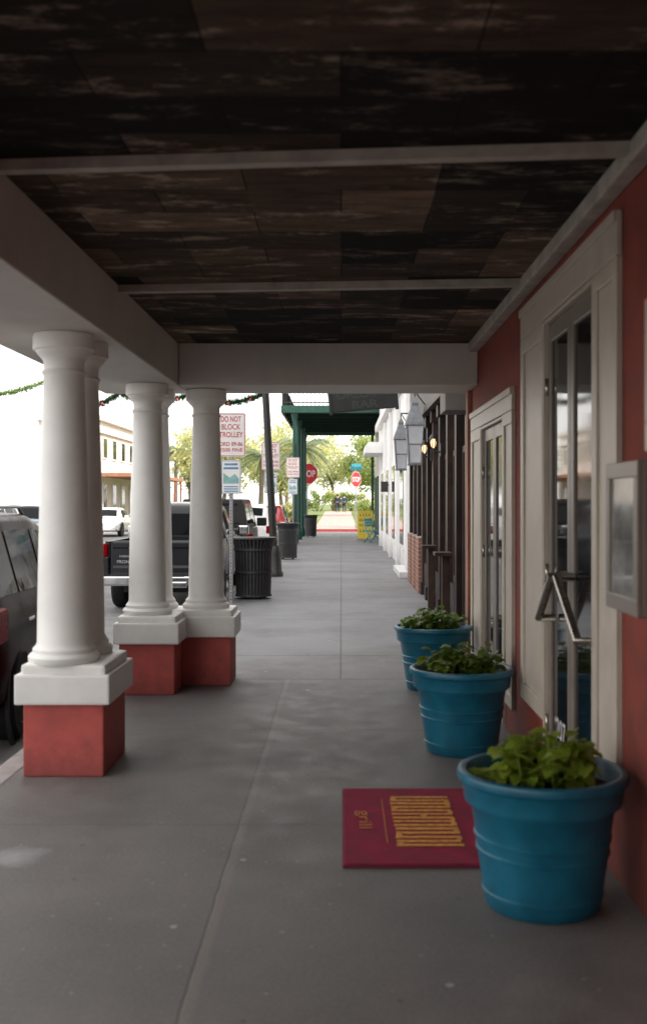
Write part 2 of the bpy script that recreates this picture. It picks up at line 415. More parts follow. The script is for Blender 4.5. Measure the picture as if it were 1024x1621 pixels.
# ------------------------------------------------------------------ red building
XW = 1.17
t = thing('red_building', (XW, 0, 0), 'red stucco shopfront building with greige door surrounds, under the porch', 'building')
w = MB()
op = [(4.91, 6.12, 0.02, 2.63), (7.65, 8.84, .02, 2.22), (2.1, 3.9, 1.9, 2.3)]
segs = [(YB, 2.1), (3.9, 4.91), (6.12, 7.65), (8.84, 9.75)]
for a, b in segs: w.box(XW, XW+.25, a, b, 0, 3.4)
for a, b, z0, z1 in op:
    w.box(XW, XW+.25, a, b, z1, 3.4)
    if z0 > .1: w.box(XW, XW+.25, a, b, 0, z0)
w.box(XW, XW+.3, YB, 9.75, 3.425, 7.6)  # unseen upper storey, added to shade the street
w.box(XW+.3, 12, 9.45, 9.75, 0, 7.6)
w.build('wall', M['red'], t, True)
MB().box(XW+1.6, 12, YB, 9.44, 0, 7.5).box(XW+.26, XW+1.6, YB, 9.44, 3.2, 3.4).build('interior_wall', M['darkint'], t, True)
MB().box(XW-.04, XW-.002, 9.62, 9.752, 0, 2.598, .006).build('corner_strip', M['ochre'], t, True)

def panel(mb, y0, y1, z0, z1, x, fr=.05, dp=.014):
    mb.box(x-.014, x, y0, y1, z0, z1, .004)
    for a, b, c, d in ((y0, y1, z0, z0+fr), (y0, y1, z1-fr, z1), (y0, y0+fr, z0+fr, z1-fr), (y1-fr, y1, z0+fr, z1-fr)):
        mb.box(x-.014-dp, x-.013, a, b, c, d, .005)
def door(parent, y0, y1, z1, knob=True, number=False):
    ym = (y0+y1)/2
    for i, (a, b) in enumerate(((y0, ym-.004), (ym+.004, y1))):
        f = MB(); s = .07; x0, x1 = XW+.004, XW+.05
        f.box(x0, x1, a, a+s, .03, z1, .006); f.box(x0, x1, b-s, b, .03, z1, .006)
        f.box(x0, x1, a+s, b-s, .03, .26, .006); f.box(x0, x1, a+s, b-s, z1-.10, z1, .006)
        d = f.build('door', M['taupe'], parent, True)
        MB().box(x0+.012, x1-.015, a+s, b-s, .26, z1-.10).build('glass_pane', M['glass'], d, True)
        if knob:
            xo = XW-.085
            if i == 0: p = [(x0, a+.0, .96), (xo, a+.0, .96), (xo, b-.10, 1.22), (x0, b-.06, 1.22)]
            else: p = [(x0, a+.05, 1.22), (xo, a+.02, 1.22), (xo, b-.18, .965), (x0, b-.18, .965)]
            MB().tube(p, .022, 10).build('pull_handle', M['steel'], d, True)
        for hz in (.35, 1.2, z1-.35):
            MB().tube([(x0-.008, (y1 if i else y0), hz-.05), (x0-.008, (y1 if i else y0), hz+.05)], .011, 8).build('hinge', M['steel'], d, True)
        if number and i == 1:
            MB().text('207', (x0+.009, a+.28, .365), (0,-1,0), (0,0,1), .24, .11, .015).build('number', M['signw'], d, True, False)
door(t, 4.935, 6.095, 2.60, True, True)
door(t, 7.675, 8.815, 2.19, False)
def surround(y0, yi0, yi1, y1, zb, zi, zt, zpan):
    s = MB()
    panel(s, yi1, y1, zb, zi, XW, .10); panel(s, y0, yi0, zb, zi, XW, .085)
    s.box(XW-.028, XW-.001, y0, y1, zi+.002, zt, .006)
    s.box(XW-.040, XW-.0285, y0, y1, zt-.05, zt-.002, .005)
    s.box(XW-.024, XW+.06, yi0+.001, yi0+.022, .02, zi-.003, .004)
    s.box(XW-.024, XW+.06, yi1-.022, yi1-.001, .02, zi-.003, .004)
    s.box(XW-.024, XW+.06, yi0+.024, yi1-.024, zi-.026, zi-.003, .004)
    return s
surround(4.47, 4.91, 6.12, 6.86, .36, 2.63, 2.82, .80).build('door_surround', M['beige'], t, True)
surround(7.22, 7.65, 8.84, 9.50, .20, 2.22, 2.38, .7).build('door_surround', M['beige'], t, True)
wf = MB()
for a, b, c, d in ((1.98, 4.03, 2.24, 2.36), (1.98, 2.1, 1.90, 2.24), (3.88, 4.03, 1.90, 2.24), (1.98, 4.03, 1.79, 1.90)): wf.box(XW-.035, XW-.001, a, b, c, d, .006)
wf = wf.build('window_frame', M['beige'], t, True)
MB().box(XW+.05, XW+.07, 2.1, 3.89, 1.88, 2.3).build('window_pane', M['glass'], wf, True)

# menu case on the wall
t = thing('menu_case', (1.1, 4.05, 1.18), 'shallow grey glazed menu case on the red wall at the right edge', 'menu case')
f = MB()
y0, y1, z0, z1, x0, x1 = 3.80, 4.25, 1.19, 1.75, 1.045, XW-.06
f.box(x0+.02, x1, y0, y1, z0, z1, .006)
for a, b, c, d in ((y0, y1, z0, z0+.06), (y0, y1, z1-.06, z1), (y0, y0+.055, z0+.06, z1-.06), (y1-.055, y1, z0+.06, z1-.06)): f.box(x0, x0+.021, a, b, c, d, .004)
f.box(x1-.002, XW-.0, y0+.02, y1-.02, z0+.02, z1-.02)
f.build('frame', M['taupe'], t, True)
MB().box(x0+.010, x0+.0195, y0+.055, y1-.055, z0+.06, z1-.06).build('glass_front', M['casepane'], t, True)

# ------------------------------------------------------------------ planters
def leaf(mb, base, d, up, L, W, droop):
    d = d.normalized(); side = d.cross(up).normalized(); n = side.cross(d).normalized()
    pts = []
    for s, wd in ((0, .10), (.16, .72), (.42, 1), (.68, .92), (.88, .5), (1, .06)):
        c = base + d*L*s - Vector((0,0,1))*droop*L*s*s
        e = n*W*.16*wd
        pts += [c - side*W*wd*.5 + e, c, c + side*W*wd*.5 + e]
    fs = []
    for i in range(5):
        a = i*3
        fs += [(a, a+1, a+4, a+3), (a+1, a+2, a+5, a+4)]
    mb.add(pts, fs, True)
def planter(x, y, label, lm, seed, hh, rad):
    rnd = random.Random(seed)
    t = thing('planter', (x, y, 0), label, 'planter', 'teal planters along the red wall')
    pr = [(.0, .0), (.214, .0), (.226, .012), (.234, .06), (.240, .064), (.2405, .072), (.236, .077), (.257, .22), (.263, .224), (.264, .234), (.259, .24), (.264, .275), (.27, .279), (.271, .29), (.266, .295),
          (.281, .395), (.287, .40), (.289, .412), (.308, .418), (.311, .43), (.316, .49), (.322, .498), (.334, .505), (.337, .522), (.333, .536), (.320, .542), (.304, .538), (.297, .52), (.285, .46), (.28, .45)]
    MB().lathe(pr, 56, caps=False).build('pot', M['pot'], t)
    MB().lathe([(.001, .478), (.1, .485), (.2, .476), (.288, .465)], 30, caps=False).build('soil', M['soil'], t)
    f = MB(); st = MB()
    for s in range(48):
        a = rnd.uniform(0, 2*math.pi); r0 = rad*math.sqrt(rnd.random())
        b = Vector((r0*math.cos(a), r0*math.sin(a), .47))
        lean = Vector((math.cos(a), math.sin(a), 0))*rnd.uniform(.0, .07) + Vector((rnd.uniform(-.05,.05), rnd.uniform(-.05,.05), 0))
        h = rnd.uniform(.06, hh)*(1 - .35*(r0/rad)**2)
        tip = b + Vector((lean.x, lean.y, h))
        st.tube([b, b.lerp(tip, .5)+Vector((0,0,.015)), tip], [.005, .004, .003], 5)
        for q in range(rnd.randint(5, 7)):
            aa = rnd.uniform(0, 2*math.pi); sp = b.lerp(tip, rnd.uniform(.5, 1))
            d = Vector((math.cos(aa), math.sin(aa), rnd.uniform(-.1, .55)))
            leaf(f, sp, d, Vector((rnd.uniform(-.4,.4),rnd.uniform(-.4,.4),1)), rnd.uniform(.055, .095), rnd.uniform(.045, .075), rnd.uniform(.2, .6))
    f.build('foliage', lm, t, fix=False); st.build('stem', lm, t)
planter(.80, 4.28, 'nearest teal planter with bright green leafy plant, beside the red doormat', M['leafa'], 1, .26, .16)
planter(.775, 6.92, 'middle teal planter of three along the red wall', M['leafb'], 2, .24, .18)
planter(.79, 9.24, 'furthest teal planter with dark leaves, at the end of the porch', M['leafb'], 3, .24, .21)

# ------------------------------------------------------------------ doormat
t = thing('doormat', (.47, 5.3, 0), 'crimson doormat with gold lettering lying before the double door', 'doormat')
MB().box(.005, .94, 4.69, 5.95, .002, .012, .004).build('rubber_edge', M['matedge'], t, True)
MB().box(.015, .93, 4.70, 5.94, .011, .018, .003).build('pile', M['mat'], t, True)
g = MB(); z = .0215
def mline(x0, x1, y0, y1): g.add([(x0,y0,z),(x1,y0,z),(x1,y1,z),(x0,y1,z)], [(0,1,2,3)])
yy = 4.93
rr = random.Random(4)
while yy < 5.74:
    th = rr.uniform(.034, .042)
    mline(.255+rr.uniform(0,.01), .57-rr.uniform(0,.012), yy, yy+th)
    if rr.random() < .6:
        xs = rr.choice((.26, .40, .54)); mline(xs, xs+.028, yy+th, yy+th+.03)
    yy += rr.uniform(.056, .066)
g.build('lettering', M['matgold'], t, True, False)
g = MB(); mline(.212, .217, 4.97, 5.72)
g.text('grill', (.11, 5.35, z), (0,-1,0), (1,0,0), .30, .085, .004)
g.build('small_lettering', M['matfaint'], t, True, False)

# ------------------------------------------------------------------ bar building (dark timber)
XB = 1.40
t = thing('bar_building', (XB, 10, 0), 'dark brown timber shopfront with closely set posts beyond the porch', 'building')
w = MB().box(XB+.16, 9, 9.9, 22.2, 0, 7.4); w.box(XB+.02, XB+.155, 9.9, 22.2, 3.0, 7.4)
w.build('wall', M['wood'], t, True)
PY = [10.2, 11.0, 12.1, 13.2, 14.3, 15.4, 16.5, 17.6, 18.7, 19.8, 20.9, 22.0]
for y in PY:
    p = MB().box(XB, XB+.15, y-.1, y+.1, 0, 3.0, .008); p.box(XB-.03, XB+.15, y-.13, y+.13, 0, .22, .008); p.box(XB-.03, XB+.15, y-.13, y+.13, 2.82, 2.998, .008)
    p.build('post', M['wood2'] if int(y*10) % 2 else M['wood'], t, True)
for a, b in zip(PY[:-1], PY[1:]):
    a += .135; b -= .135
    low = .98 if a > 18.7 else (.55 if int(a) % 2 else .08)
    f = MB()
    for c in ((a, b, low, low+.09), (a, b, 2.2, 2.28), (a, b, 2.86, 2.94), (a, a+.06, low+.09, 2.2), (b-.06, b, low+.09, 2.2), ((a+b)/2-.02, (a+b)/2+.02, 2.28, 2.86)): f.box(XB+.07, XB+.13, *c, .004)
    f = f.build('window_frame', M['wood2'], t, True)
    MB().box(XB+.10, XB+.12, a+.002, b-.002, low+.02, 2.9).build('window_pane', M['glass'], f, True)
    if low < .9: MB().box(XB+.03, XB+.14, a, b, 0, low).build('bulkhead', M['wood'], t, True)
    else: MB().box(XB-.05, XB+.14, a, b, 0, low, .006).build('brick_bulkhead', M['brickr'], t, True)
MB().box(XB-.10, XB+.15, 9.95, 22.2, 3.002, 3.12, .01).build('cornice', M['wood2'], t, True)
MB().box(1.13, 1.395, 11.7, 12.3, 2.60, 2.97, .01).build('bracket_box', M['greytrim'], t, True)
for y in (13.7, 15.9):
    MB().box(XB-.22, XB+.0, y-.16, y+.16, .92, .965, .006).box(XB-.12, XB-.02, y-.05, y+.05, 0, .92, .006).build('ledge', M['wood2'], t, True)

def sconce(y, label):
    s = thing('wall_sconce', (XB-.02, y, 2.40), label, 'wall lamp', 'lit wall lamps on the timber shopfront')
    MB().tube([(0,0,-.1), (-.10,0,-.1), (-.10,0,-.05)], .012, 8).box(-.005, .018, -.05, .05, -.16, .02, .003).build('bracket', M['black'], s)
    MB().lathe([(.015, -.045), (.031, -.02), (.040, .03), (.033, .07), (.012, .09)], 14, (-.10, 0, 0)).build('lit_globe', M['bulb'], s)
    MB().lathe([(.06, .08), (.045, .12), (.012, .16)], 14, (-.10, 0, 0)).build('cap', M['black'], s)
    cg = MB()
    for k in range(6):
        a = k*math.pi/3; cg.tube([(-.10+.03*math.cos(a), .03*math.sin(a), -.06), (-.10+.058*math.cos(a), .058*math.sin(a), .085)], .005, 5)
    cg.build('cage', M['black'], s)
sconce(14.95, 'glowing warm wall lamp nearer the camera on the dark timber front')
sconce(16.55, 'glowing warm wall lamp further away on the dark timber front')

def lantern(x, y, z, s, label):
    l = thing('hanging_lantern', (x, y, z), label, 'lantern', 'grey lanterns outside the bar')
    fr = MB(); gl = MB(); rf = MB()
    b, tp, h = .10*s, .14*s, .64*s
    for sx in (-1, 1):
        for sy in (-1, 1):
            fr.tube([(sx*b, sy*b, 0), (sx*tp, sy*tp, h)], .012*s, 6)
    fr.box(-b-.02, b+.02, -b-.02, b+.02, -.04*s, .0, .006); fr.tube([(0,0,-.04*s),(0,0,-.12*s)], [.03*s,.008*s], 8)
    for zz, q in ((.0, b), (h, tp), (h*.5, (b+tp)/2)):
        for k in range(4):
            c = [(-q,-q),(q,-q),(q,q),(-q,q)]
            fr.tube([(*c[k], zz), (*c[(k+1)%4], zz)], .010*s, 6)
    q0, q1 = b-.006, tp-.006
    gl.loft([[(-q0,-q0,.0),(q0,-q0,.0),(q0,q0,.0),(-q0,q0,.0)], [(-q1,-q1,h-.003),(q1,-q1,h-.003),(q1,q1,h-.003),(-q1,q1,h-.003)]], True, False)
    rings = []
    for q, zz in ((tp+.025, h+.002), (tp+.018, h+.05*s), (tp*.50, h+.30*s), (tp*.40, h+.33*s), (tp*.42, h+.38*s), (.02, h+.46*s), (.008, h+.50*s)):
        rings.append([(-q,-q,zz),(q,-q,zz),(q,q,zz),(-q,q,zz)])
    rf.loft(rings, True, False)
    fr.build('frame', M['lantern'], l); gl.build('glass', M['milk'], l); rf.build('hood', M['lantern'], l)
    MB().tube([(0,0,h+.50*s), (0,0,h+.58*s), (XB-x, 0, h+.58*s)], .014, 8).tube([(.0,0,h+.58*s), (XB-x, 0, h+.25*s)], .01, 6).build('bracket', M['black'], l)
lantern(1.16, 17.0, 2.22, .93, 'larger nearer grey lantern with pale glass, bracketed off the timber front')
lantern(1.21, 21.8, 2.28, .92, 'smaller further grey lantern with pale glass, next to the white building')

# hanging board
t = thing('hanging_sign', (.25, 13, 2.7), 'dark hanging board lettered for a bar, under the far porch beam', 'sign')
Mt = Matrix.Translation((.25, 13, 3.02)) @ Matrix.Rotation(R(-5), 4, 'Y')
b = MB().box(-.40, .40, -.025, .025, -.31, .32, .01, Mt)
for sx in (-1, 1): b.box(sx*.40-.02, sx*.40+.02, -.035, .035, -.33, .34, .004, Mt)
b.build('board', M['hangsign'], t, True)
tx = MB()
def mt(v): return Mt @ Vector(v)
ux = (Mt.to_3x3() @ Vector((1,0,0))); uz = (Mt.to_3x3() @ Vector((0,0,1)))
tx.text('ORLEANS', mt((0, -.029, -.105)), ux, uz, .64, .10, .02); tx.text('BAR', mt((.02, -.029, -.235)), ux, uz, .32, .095, .02)
tx.build('lettering', M['hanglet'], t, True, False)
MB().tube([(-.1,13,3.3),(-.1,13,3.75)], .01, 6).tube([(.6,13,3.3),(.6,13,3.75)], .01, 6).tube([(-.2,13,3.75),(1.42,13,3.75)], .02, 8).build('hanger', M['black'], t, True)

# ------------------------------------------------------------------ white building
t = thing('white_building', (1.48, 23, 0), 'white painted building with a white canopy, past the dark timber front', 'building')
w = MB().box(1.48, 9, 22.25, 41.5, 0, 7.0)
w.build('wall', M['bright'], t, True)
for y in (24.5, 28.5, 32.5, 36.5):
    f = MB().box(1.42, 1.479, y, y+1.5, .5, 2.7, .01); f = f.build('window_frame', M['white2'], t, True)
    MB().box(1.405, 1.425, y+.12, y+1.38, .62, 2.58).build('window_pane', M['glass'], f, True)
for y in (23.2, 27.2, 31.2, 35.2, 39.2): MB().box(1.38, 1.479, y-.2, y+.2, 0, 4.2, .01).build('pilaster', M['bright'], t, True)
MB().box(.85, 1.478, 38.2, 41.6, 3.35, 3.62, .02).box(.95, 1.478, 38.3, 41.5, 3.62, 3.75, .02).build('canopy', M['bright'], t, True)
MB().box(1.22, 1.478, 22.6, 25.2, 0, .13, .01).build('step', M['bright'], t, True)
MB().box(1.30, 1.478, 22.25, 41.5, 4.3, 4.55, .02).build('cornice', M['bright'], t, True)
MB().box(1.15, 1.36, 31.1, 31.3, 1.9, 2.2, .01).tube([(1.40,31.2,2.1),(1.2,31.2,2.1)], .02).build('lamp_housing', M['black'], t, True)

# ------------------------------------------------------------------ gallery building with green balcony
t = thing('gallery_building', (0, 42, 0), 'pale corner building with green iron gallery reaching over the sidewalk', 'building')
MB().box(1.72, 10, 41.6, 54.8, 0, 9).build('wall', M['pale'], t, True)
for y in (43, 46, 49, 52):
    MB().box(1.65, 1.719, y, y+1.3, .1, 2.8, .01).build('shutter', M['green'], t, True)
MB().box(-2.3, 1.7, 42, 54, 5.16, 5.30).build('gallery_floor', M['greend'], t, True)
fa = MB().box(-2.35, 1.7, 41.95, 42.05, 5.10, 5.38, .01).box(-2.35, -2.25, 42.05, 54, 5.10, 5.38, .01).box(-2.25, 1.7, 53.9, 54, 4.95, 5.159, .01)
fa.build('fascia', M['green'], t, True)
y = 43.5
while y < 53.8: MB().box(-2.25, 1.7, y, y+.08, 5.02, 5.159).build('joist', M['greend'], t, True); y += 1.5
for y in (42.2, 46.1, 50.0, 53.8):
    MB().lathe([(.15, 0), (.15, .35), (.10, .4), (.09, .5), (.08, 4.75), (.12, 4.9), (.15, 5.1)], 14, (-1.82, y, 0)).build('gallery_post', M['green'], t, True)
for y in (43.0, 53.8):
    MB().box(1.50, 1.62, y-.06, y+.06, 0, 5.1, .01).build('wall_post', M['green'], t, True)
rl = MB()
for z in (5.5, 6.3): rl.tube([(-2.3, 53.9, z), (-2.3, 42, z), (1.7, 42, z)], .025, 6)
y = 42.0
while y < 53.9: rl.tube([(-2.3, y, 5.38), (-2.3, y, 6.3)], .012, 4); y += .16
x = -2.3
while x < 1.7: rl.tube([(x, 42, 5.38), (x, 42, 6.3)], .012, 4); x += .16
rl.build('railing', M['black'], t, True)
MB().box(-2.4, 1.7, 41.9, 54.2, 8.6, 8.75).build('gallery_roof', M['pale'], t, True)

# ------------------------------------------------------------------ street furniture
def trash_can(x, y, label, sc=1.13):
    t = thing('trash_can', (x, y, 0), label, 'trash can', 'black slatted trash cans along the kerb')
    t.scale = (sc, sc, 1)
    s = MB(); n = 34
    for k in range(n):
        a = 2*math.pi*k/n; c, sn = math.cos(a), math.sin(a); tx_, ty_ = -sn, c
        rings = []
        for r, z in ((.255, .05), (.262, .3), (.27, .6), (.275, .80), (.285, .88), (.312, .965), (.322, 1.0)):
            w_ = .017
            rings.append([(c*r-tx_*w_, sn*r-ty_*w_, z), (c*r+tx_*w_, sn*r+ty_*w_, z), (c*(r-.012)+tx_*w_, sn*(r-.012)+ty_*w_, z), (c*(r-.012)-tx_*w_, sn*(r-.012)-ty_*w_, z)])
        s.loft(rings, True, False)
    s.build('slats', M['canblack'], t)
    for z, r in ((.06, .262), (.45, .274), (.82, .285)):
        MB().lathe([(r-.012, z-.02), (r+.006, z-.02), (r+.006, z+.02), (r-.012, z+.02)], 34, caps=False).build('hoop', M['canblack'], t)
    MB().lathe([(.30, .985), (.335, .985), (.34, 1.0), (.335, 1.018), (.30, 1.018), (.24, .97), (.22, .93)], 34, caps=False).build('rim', M['canblack'], t)
    MB().lathe([(.235, .07), (.24, .93), (.2, .93), (.2, .5)], 24).build('liner', M['darkint'], t)
    for k in range(4):
        a = math.pi/4+k*math.pi/2; MB().lathe([(.03, 0), (.03, .06)], 8, (.2*math.cos(a), .2*math.sin(a), 0)).build('foot', M['canblack'], t)
trash_can(-1.46, 17.9, 'nearest black slatted trash can, beside the trolley sign post')
trash_can(-1.50, 30.2, 'second black slatted trash can, past the leaning lamp post', 1.0)
trash_can(-1.40, 49.5, 'furthest small trash can, beyond the green gallery posts', 1.0)

t = thing('street_lamp', (-1.42, 23.2, 0), 'tall black street lamp post leaning left at the kerb', 'street lamp', )
top = Vector((-.30, 0, 5.6))
MB().tube([(0,0,0), top*.1, top], [.09, .085, .072], 16).build('pole', M['black'], t)
MB().lathe([(.17, 0), (.17, .08), (.14, .12), (.12, .5), (.10, .62), (.085, .66)], 18).build('base', M['black'], t)
MB().lathe([(.08, 0), (.12, .1), (.2, .35), (.17, .5), (.03, .58)], 14, top).build('globe', M['milk'], t)

def sign_board(mb, cx, cz, w, h, r=.025, y0=-.004, y1=0):
    pts = []
    for sx, sz, a0 in ((1, -1, -90), (1, 1, 0), (-1, 1, 90), (-1, -1, 180)):
        for q in range(5):
            a = R(a0 + q*22.5); pts.append((cx+sx*(w/2-r)+r*math.cos(a), cz+sz*(h/2-r)+r*math.sin(a)))
    mb.prism(pts, 'y', y0, y1); return pts
def ring(mb, cx, cz, w, h, r, th, y):
    a = MB(); p1 = sign_board(a, cx, cz, w, h, r); p2 = sign_board(a, cx, cz, w-2*th, h-2*th, max(.004, r-th))
    n = len(p1)
    mb.add([(x, y, z) for x, z in p1] + [(x, y, z) for x, z in p2], [(k, (k+1)%n, n+(k+1)%n, n+k) for k in range(n)])
def trolley_sign(x, y, zc, label, lower=True, zl=None):
    t = thing('trolley_sign', (x, y, 0), label, 'sign', 'white and red trolley signs on kerb posts')
    p = MB().box(-.022, .022, .004, .03, 0, zc+.32)
    p.box(-.03, .03, .03, .036, 0, zc+.32)
    p.build('post', M['galv'], t)
    hl = MB(); z = .1
    while z < zc-.4:
        hl.box(-.007, .007, .0015, .0038, z-.008, z+.008); z += .0508
    hl.build('post_holes', M['trimb'], t)
    b = MB(); sign_board(b, 0, zc, .45, .68); b = b.build('notice_board', M['signw'], t)
    tx = MB(); ring(tx, 0, zc, .43, .66, .02, .011, -.0065)
    for s, dz, w, h in (('DO NOT', .245, .31, .085), ('BLOCK', .125, .29, .085), ('TROLLEY', .005, .37, .085), ('ORD 89-86', -.14, .36, .062), ('$500 FINE', -.235, .36, .062)):
        tx.text(s, (0, -.0065, zc+dz), (1,0,0), (0,0,1), w, h, .012)
    tx.build('lettering', M['signr'], b, fix=False)
    if lower:
        c = MB(); sign_board(c, 0, zc-.65, .31, .52, .02); c = c.build('parking_panel', M['signw'], t)
        q = MB(); ring(q, 0, zc-.65, .295, .505, .015, .008, -.0065)
        for i, wq in enumerate((.2, .23)): q.add([(-wq/2,-.0065,zc-.45-.06*i-.02),(wq/2,-.0065,zc-.45-.06*i-.02),(wq/2,-.0065,zc-.45-.06*i+.012),(-wq/2,-.0065,zc-.45-.06*i+.012)], [(0,1,2,3)])
        for i in range(3): q.add([(-.11,-.0065,zc-.80-.035*i-.008),(.11,-.0065,zc-.80-.035*i-.008),(.11,-.0065,zc-.80-.035*i+.008),(-.11,-.0065,zc-.80-.035*i+.008)], [(0,1,2,3)])
        q.build('panel_print', M['signb'], c, fix=False)
        q = MB(); q.prism([(-.12, zc-.75), (.12, zc-.75), (.12, zc-.68), (.06, zc-.60), (-.02, zc-.66), (-.12, zc-.59)], 'y', -.0075, -.005)
        q.build('panel_picture', M['signt'], c)
    return t
trolley_sign(-1.70, 16.6, 2.64, 'nearest trolley notice on a galvanised post, right of the third column')
trolley_sign(-1.70, 26.0, 2.72, 'second trolley notice, behind the leaning lamp post')
trolley_sign(-1.64, 36.5, 2.78, 'third and smallest trolley notice, left of the green gallery posts')

def stop_sign(x, y, zc, s, label, street=False, rz=0):
    t = thing('stop_sign', (x, y, 0), label, 'stop sign', 'stop signs at the crossing', rz)
    MB().box(-.03, .03, .006, .05, ZS, zc+.45+(.5 if street else 0)).build('post', M['galv'], t)
    def octo(r): return [(r*math.cos(R(22.5+45*k)), zc+r*math.sin(R(22.5+45*k))) for k in range(8)]
    r = s/2/math.cos(R(22.5))
    b = MB().prism(octo(r), 'y', -.004, .004).build('sign_face', M['signw'], t)
    MB().prism(octo(r*.95), 'y', -.0075, -.0041).build('red_field', M['stop'], b)
    MB().text('STOP', (0, -.011, zc), (1,0,0), (0,0,1), s*.78, s*.33, .02).build('lettering', M['signw'], b, fix=False)
    if street:
        MB().box(-.45, .45, -.02, -.01, zc+.75, zc+.93, .003).build('street_plate', M['signg'], t)
        MB().box(-.01, .01, -.45, .45, zc+.55, zc+.73, .003).build('street_plate', M['signg'], t)
stop_sign(-1.72, 54.6, 3.05, 1.05, 'larger red stop sign partly behind the green gallery posts')
stop_sign(.88, 63.6, 2.95, .9, 'smaller red stop sign with teal street plates at the far crossing', True, R(50))

t = thing('sandwich_board', (1.05, 47, 0), 'yellow sandwich board standing on the sidewalk by the teal chair', 'sign board')
for sgn in (-1, 1):
    MB().box(-.34, .34, -.012, .012, 0, 1.25, .006, Matrix.Translation((0, sgn*.19, 0)) @ Matrix.Rotation(R(9*sgn), 4, 'X')).build('panel', M['yellow'], t)
q = MB()
Mx = Matrix.Translation((0, -.19, 0)) @ Matrix.Rotation(R(-9), 4, 'X')
for zz, n in ((1.05, 4), (.84, 6), (.62, 5), (.36, 4)):
    for i in range(n):
        xx = -.26+.52*(i+.5)/n
        q.box(xx-.035, xx+.03, -.016, -.0125, zz-.055, zz-.03, 0, Mx); q.box(xx-.035, xx-.012, -.016, -.0125, zz-.03, zz+.06, 0, Mx)
q.build('chalk_marks', M['trimb'], t)

t = thing('bistro_chair', (1.22, 42.6, 0), 'teal metal folding chair on the sidewalk by the pale corner building', 'chair', rz=R(50))
for sx in (-1, 1):
    MB().tube([(sx*.22, -.22, 0), (sx*.22, .12, .5), (sx*.22, .22, .98)], .026, 6).build('leg', M['teal'], t)
    MB().tube([(sx*.19, .26, 0), (sx*.19, -.20, .46)], .026, 6).build('leg', M['teal'], t)
s = MB()
for i in range(5): s.box(-.23, .23, -.22+.092*i, -.14+.092*i, .45, .49, .004)
s.build('seat', M['teal'], t)
s = MB()
for z in (.68, .79, .91): s.box(-.23, .23, .14+(z-.68)*.22, .17+(z-.68)*.22, z-.045, z+.045, .004)
s.build('backrest', M['teal'], t)

# ------------------------------------------------------------------ garlands
def garland(x0, x1, y, zt, dip, label, seed, nb, lm, dens=800):
    rnd = random.Random(seed)
    t = thing('garland', ((x0+x1)/2, y, zt), label, 'garland', 'green garlands strung over the street')
    def P(s): return Vector((x0+(x1-x0)*s, y, zt - dip*(1-(2*s-1)**2)))
    g = MB()
    n = int(abs(x1-x0)*dens)
    for i in range(n):
        p = P(rnd.random()); d = Vector((rnd.gauss(0,1), rnd.gauss(0,1), rnd.gauss(0,1))).normalized()
        L = rnd.uniform(.05, .12); sd = d.cross(Vector((rnd.random(), 1, rnd.random()))).normalized()*.011
        g.add([p-sd, p+sd, p+d*L+sd*.4, p+d*L-sd*.4], [(0,1,2,3)])
    g.build('needles', lm, t, True, False)
    MB().tube([P(i/14) for i in range(15)], .014, 6).build('cord', lm, t, True)
    for i in range(nb):
        p = P((i+.6)/(nb+.3)); MB().ball(p+Vector((rnd.uniform(-.03,.03), -.07, -.03)), .032, 10, 6).build('bauble', M['bauble'], t, True)
garland(-1.66, -3.3, 23.3, 3.98, .22, 'garland nearest the leaning lamp post, right of the third column', 1, 3, M['garl'])
garland(-3.3, -4.75, 23.3, 3.95, .17, 'garland seen between the middle and right columns', 2, 3, M['garl'])
garland(-4.75, -6.3, 23.3, 4.02, .34, 'garland seen just right of the nearest column pair', 3, 2, M['garl'])
garland(-6.3, -9.2, 23.3, 4.28, .35, 'garland coloured as sunlit at the left edge, left of the nearest columns', 4, 0, M['garlsun'], 500)
MBp = thing('garland_pole', (-9.2, 23.3, ZS), 'slim pole across the road carrying the garland end', 'pole')
MB().tube([(0,0,0),(0,0,4.5)], [.06,.04], 10).build('pole_shaft', M['galv'], MBp)
MB().ball((0,0,4.53), .07).build('finial', M['galv'], MBp)

# ------------------------------------------------------------------ vehicles
def wheel(t, x, y, r, w):
    ty = MB().lathe([(r*.62, -w/2), (r*.9, -w/2), (r*.98, -w/2+.03), (r, -w/2+.06), (r, w/2-.06), (r*.98, w/2-.03), (r*.9, w/2), (r*.62, w/2)], 28, (x, y, r), 'x')
    s = 1 if x > 0 else -1
    rm = MB().lathe([(q, s*(w/2+e)) for q, e in ((.03, .004), (r*.2, -.002), (r*.24, -.03), (r*.5, -.035), (r*.6, -.004), (r*.64, .003), (r*.64, -.05))], 28, (x, y, r), 'x')
    for k in range(5):
        a = 2*math.pi*k/5
        xo = x + s*(w/2-.014)
        rm.box(-.012, .012, -r*.07, r*.07, r*.15, r*.6, .004, Matrix.Translation((xo, y, r)) @ Matrix.Rotation(a, 4, 'X'))
    wh = ty.build('wheel', M['rubber'], t); rm.build('rim', M['rim'], wh)
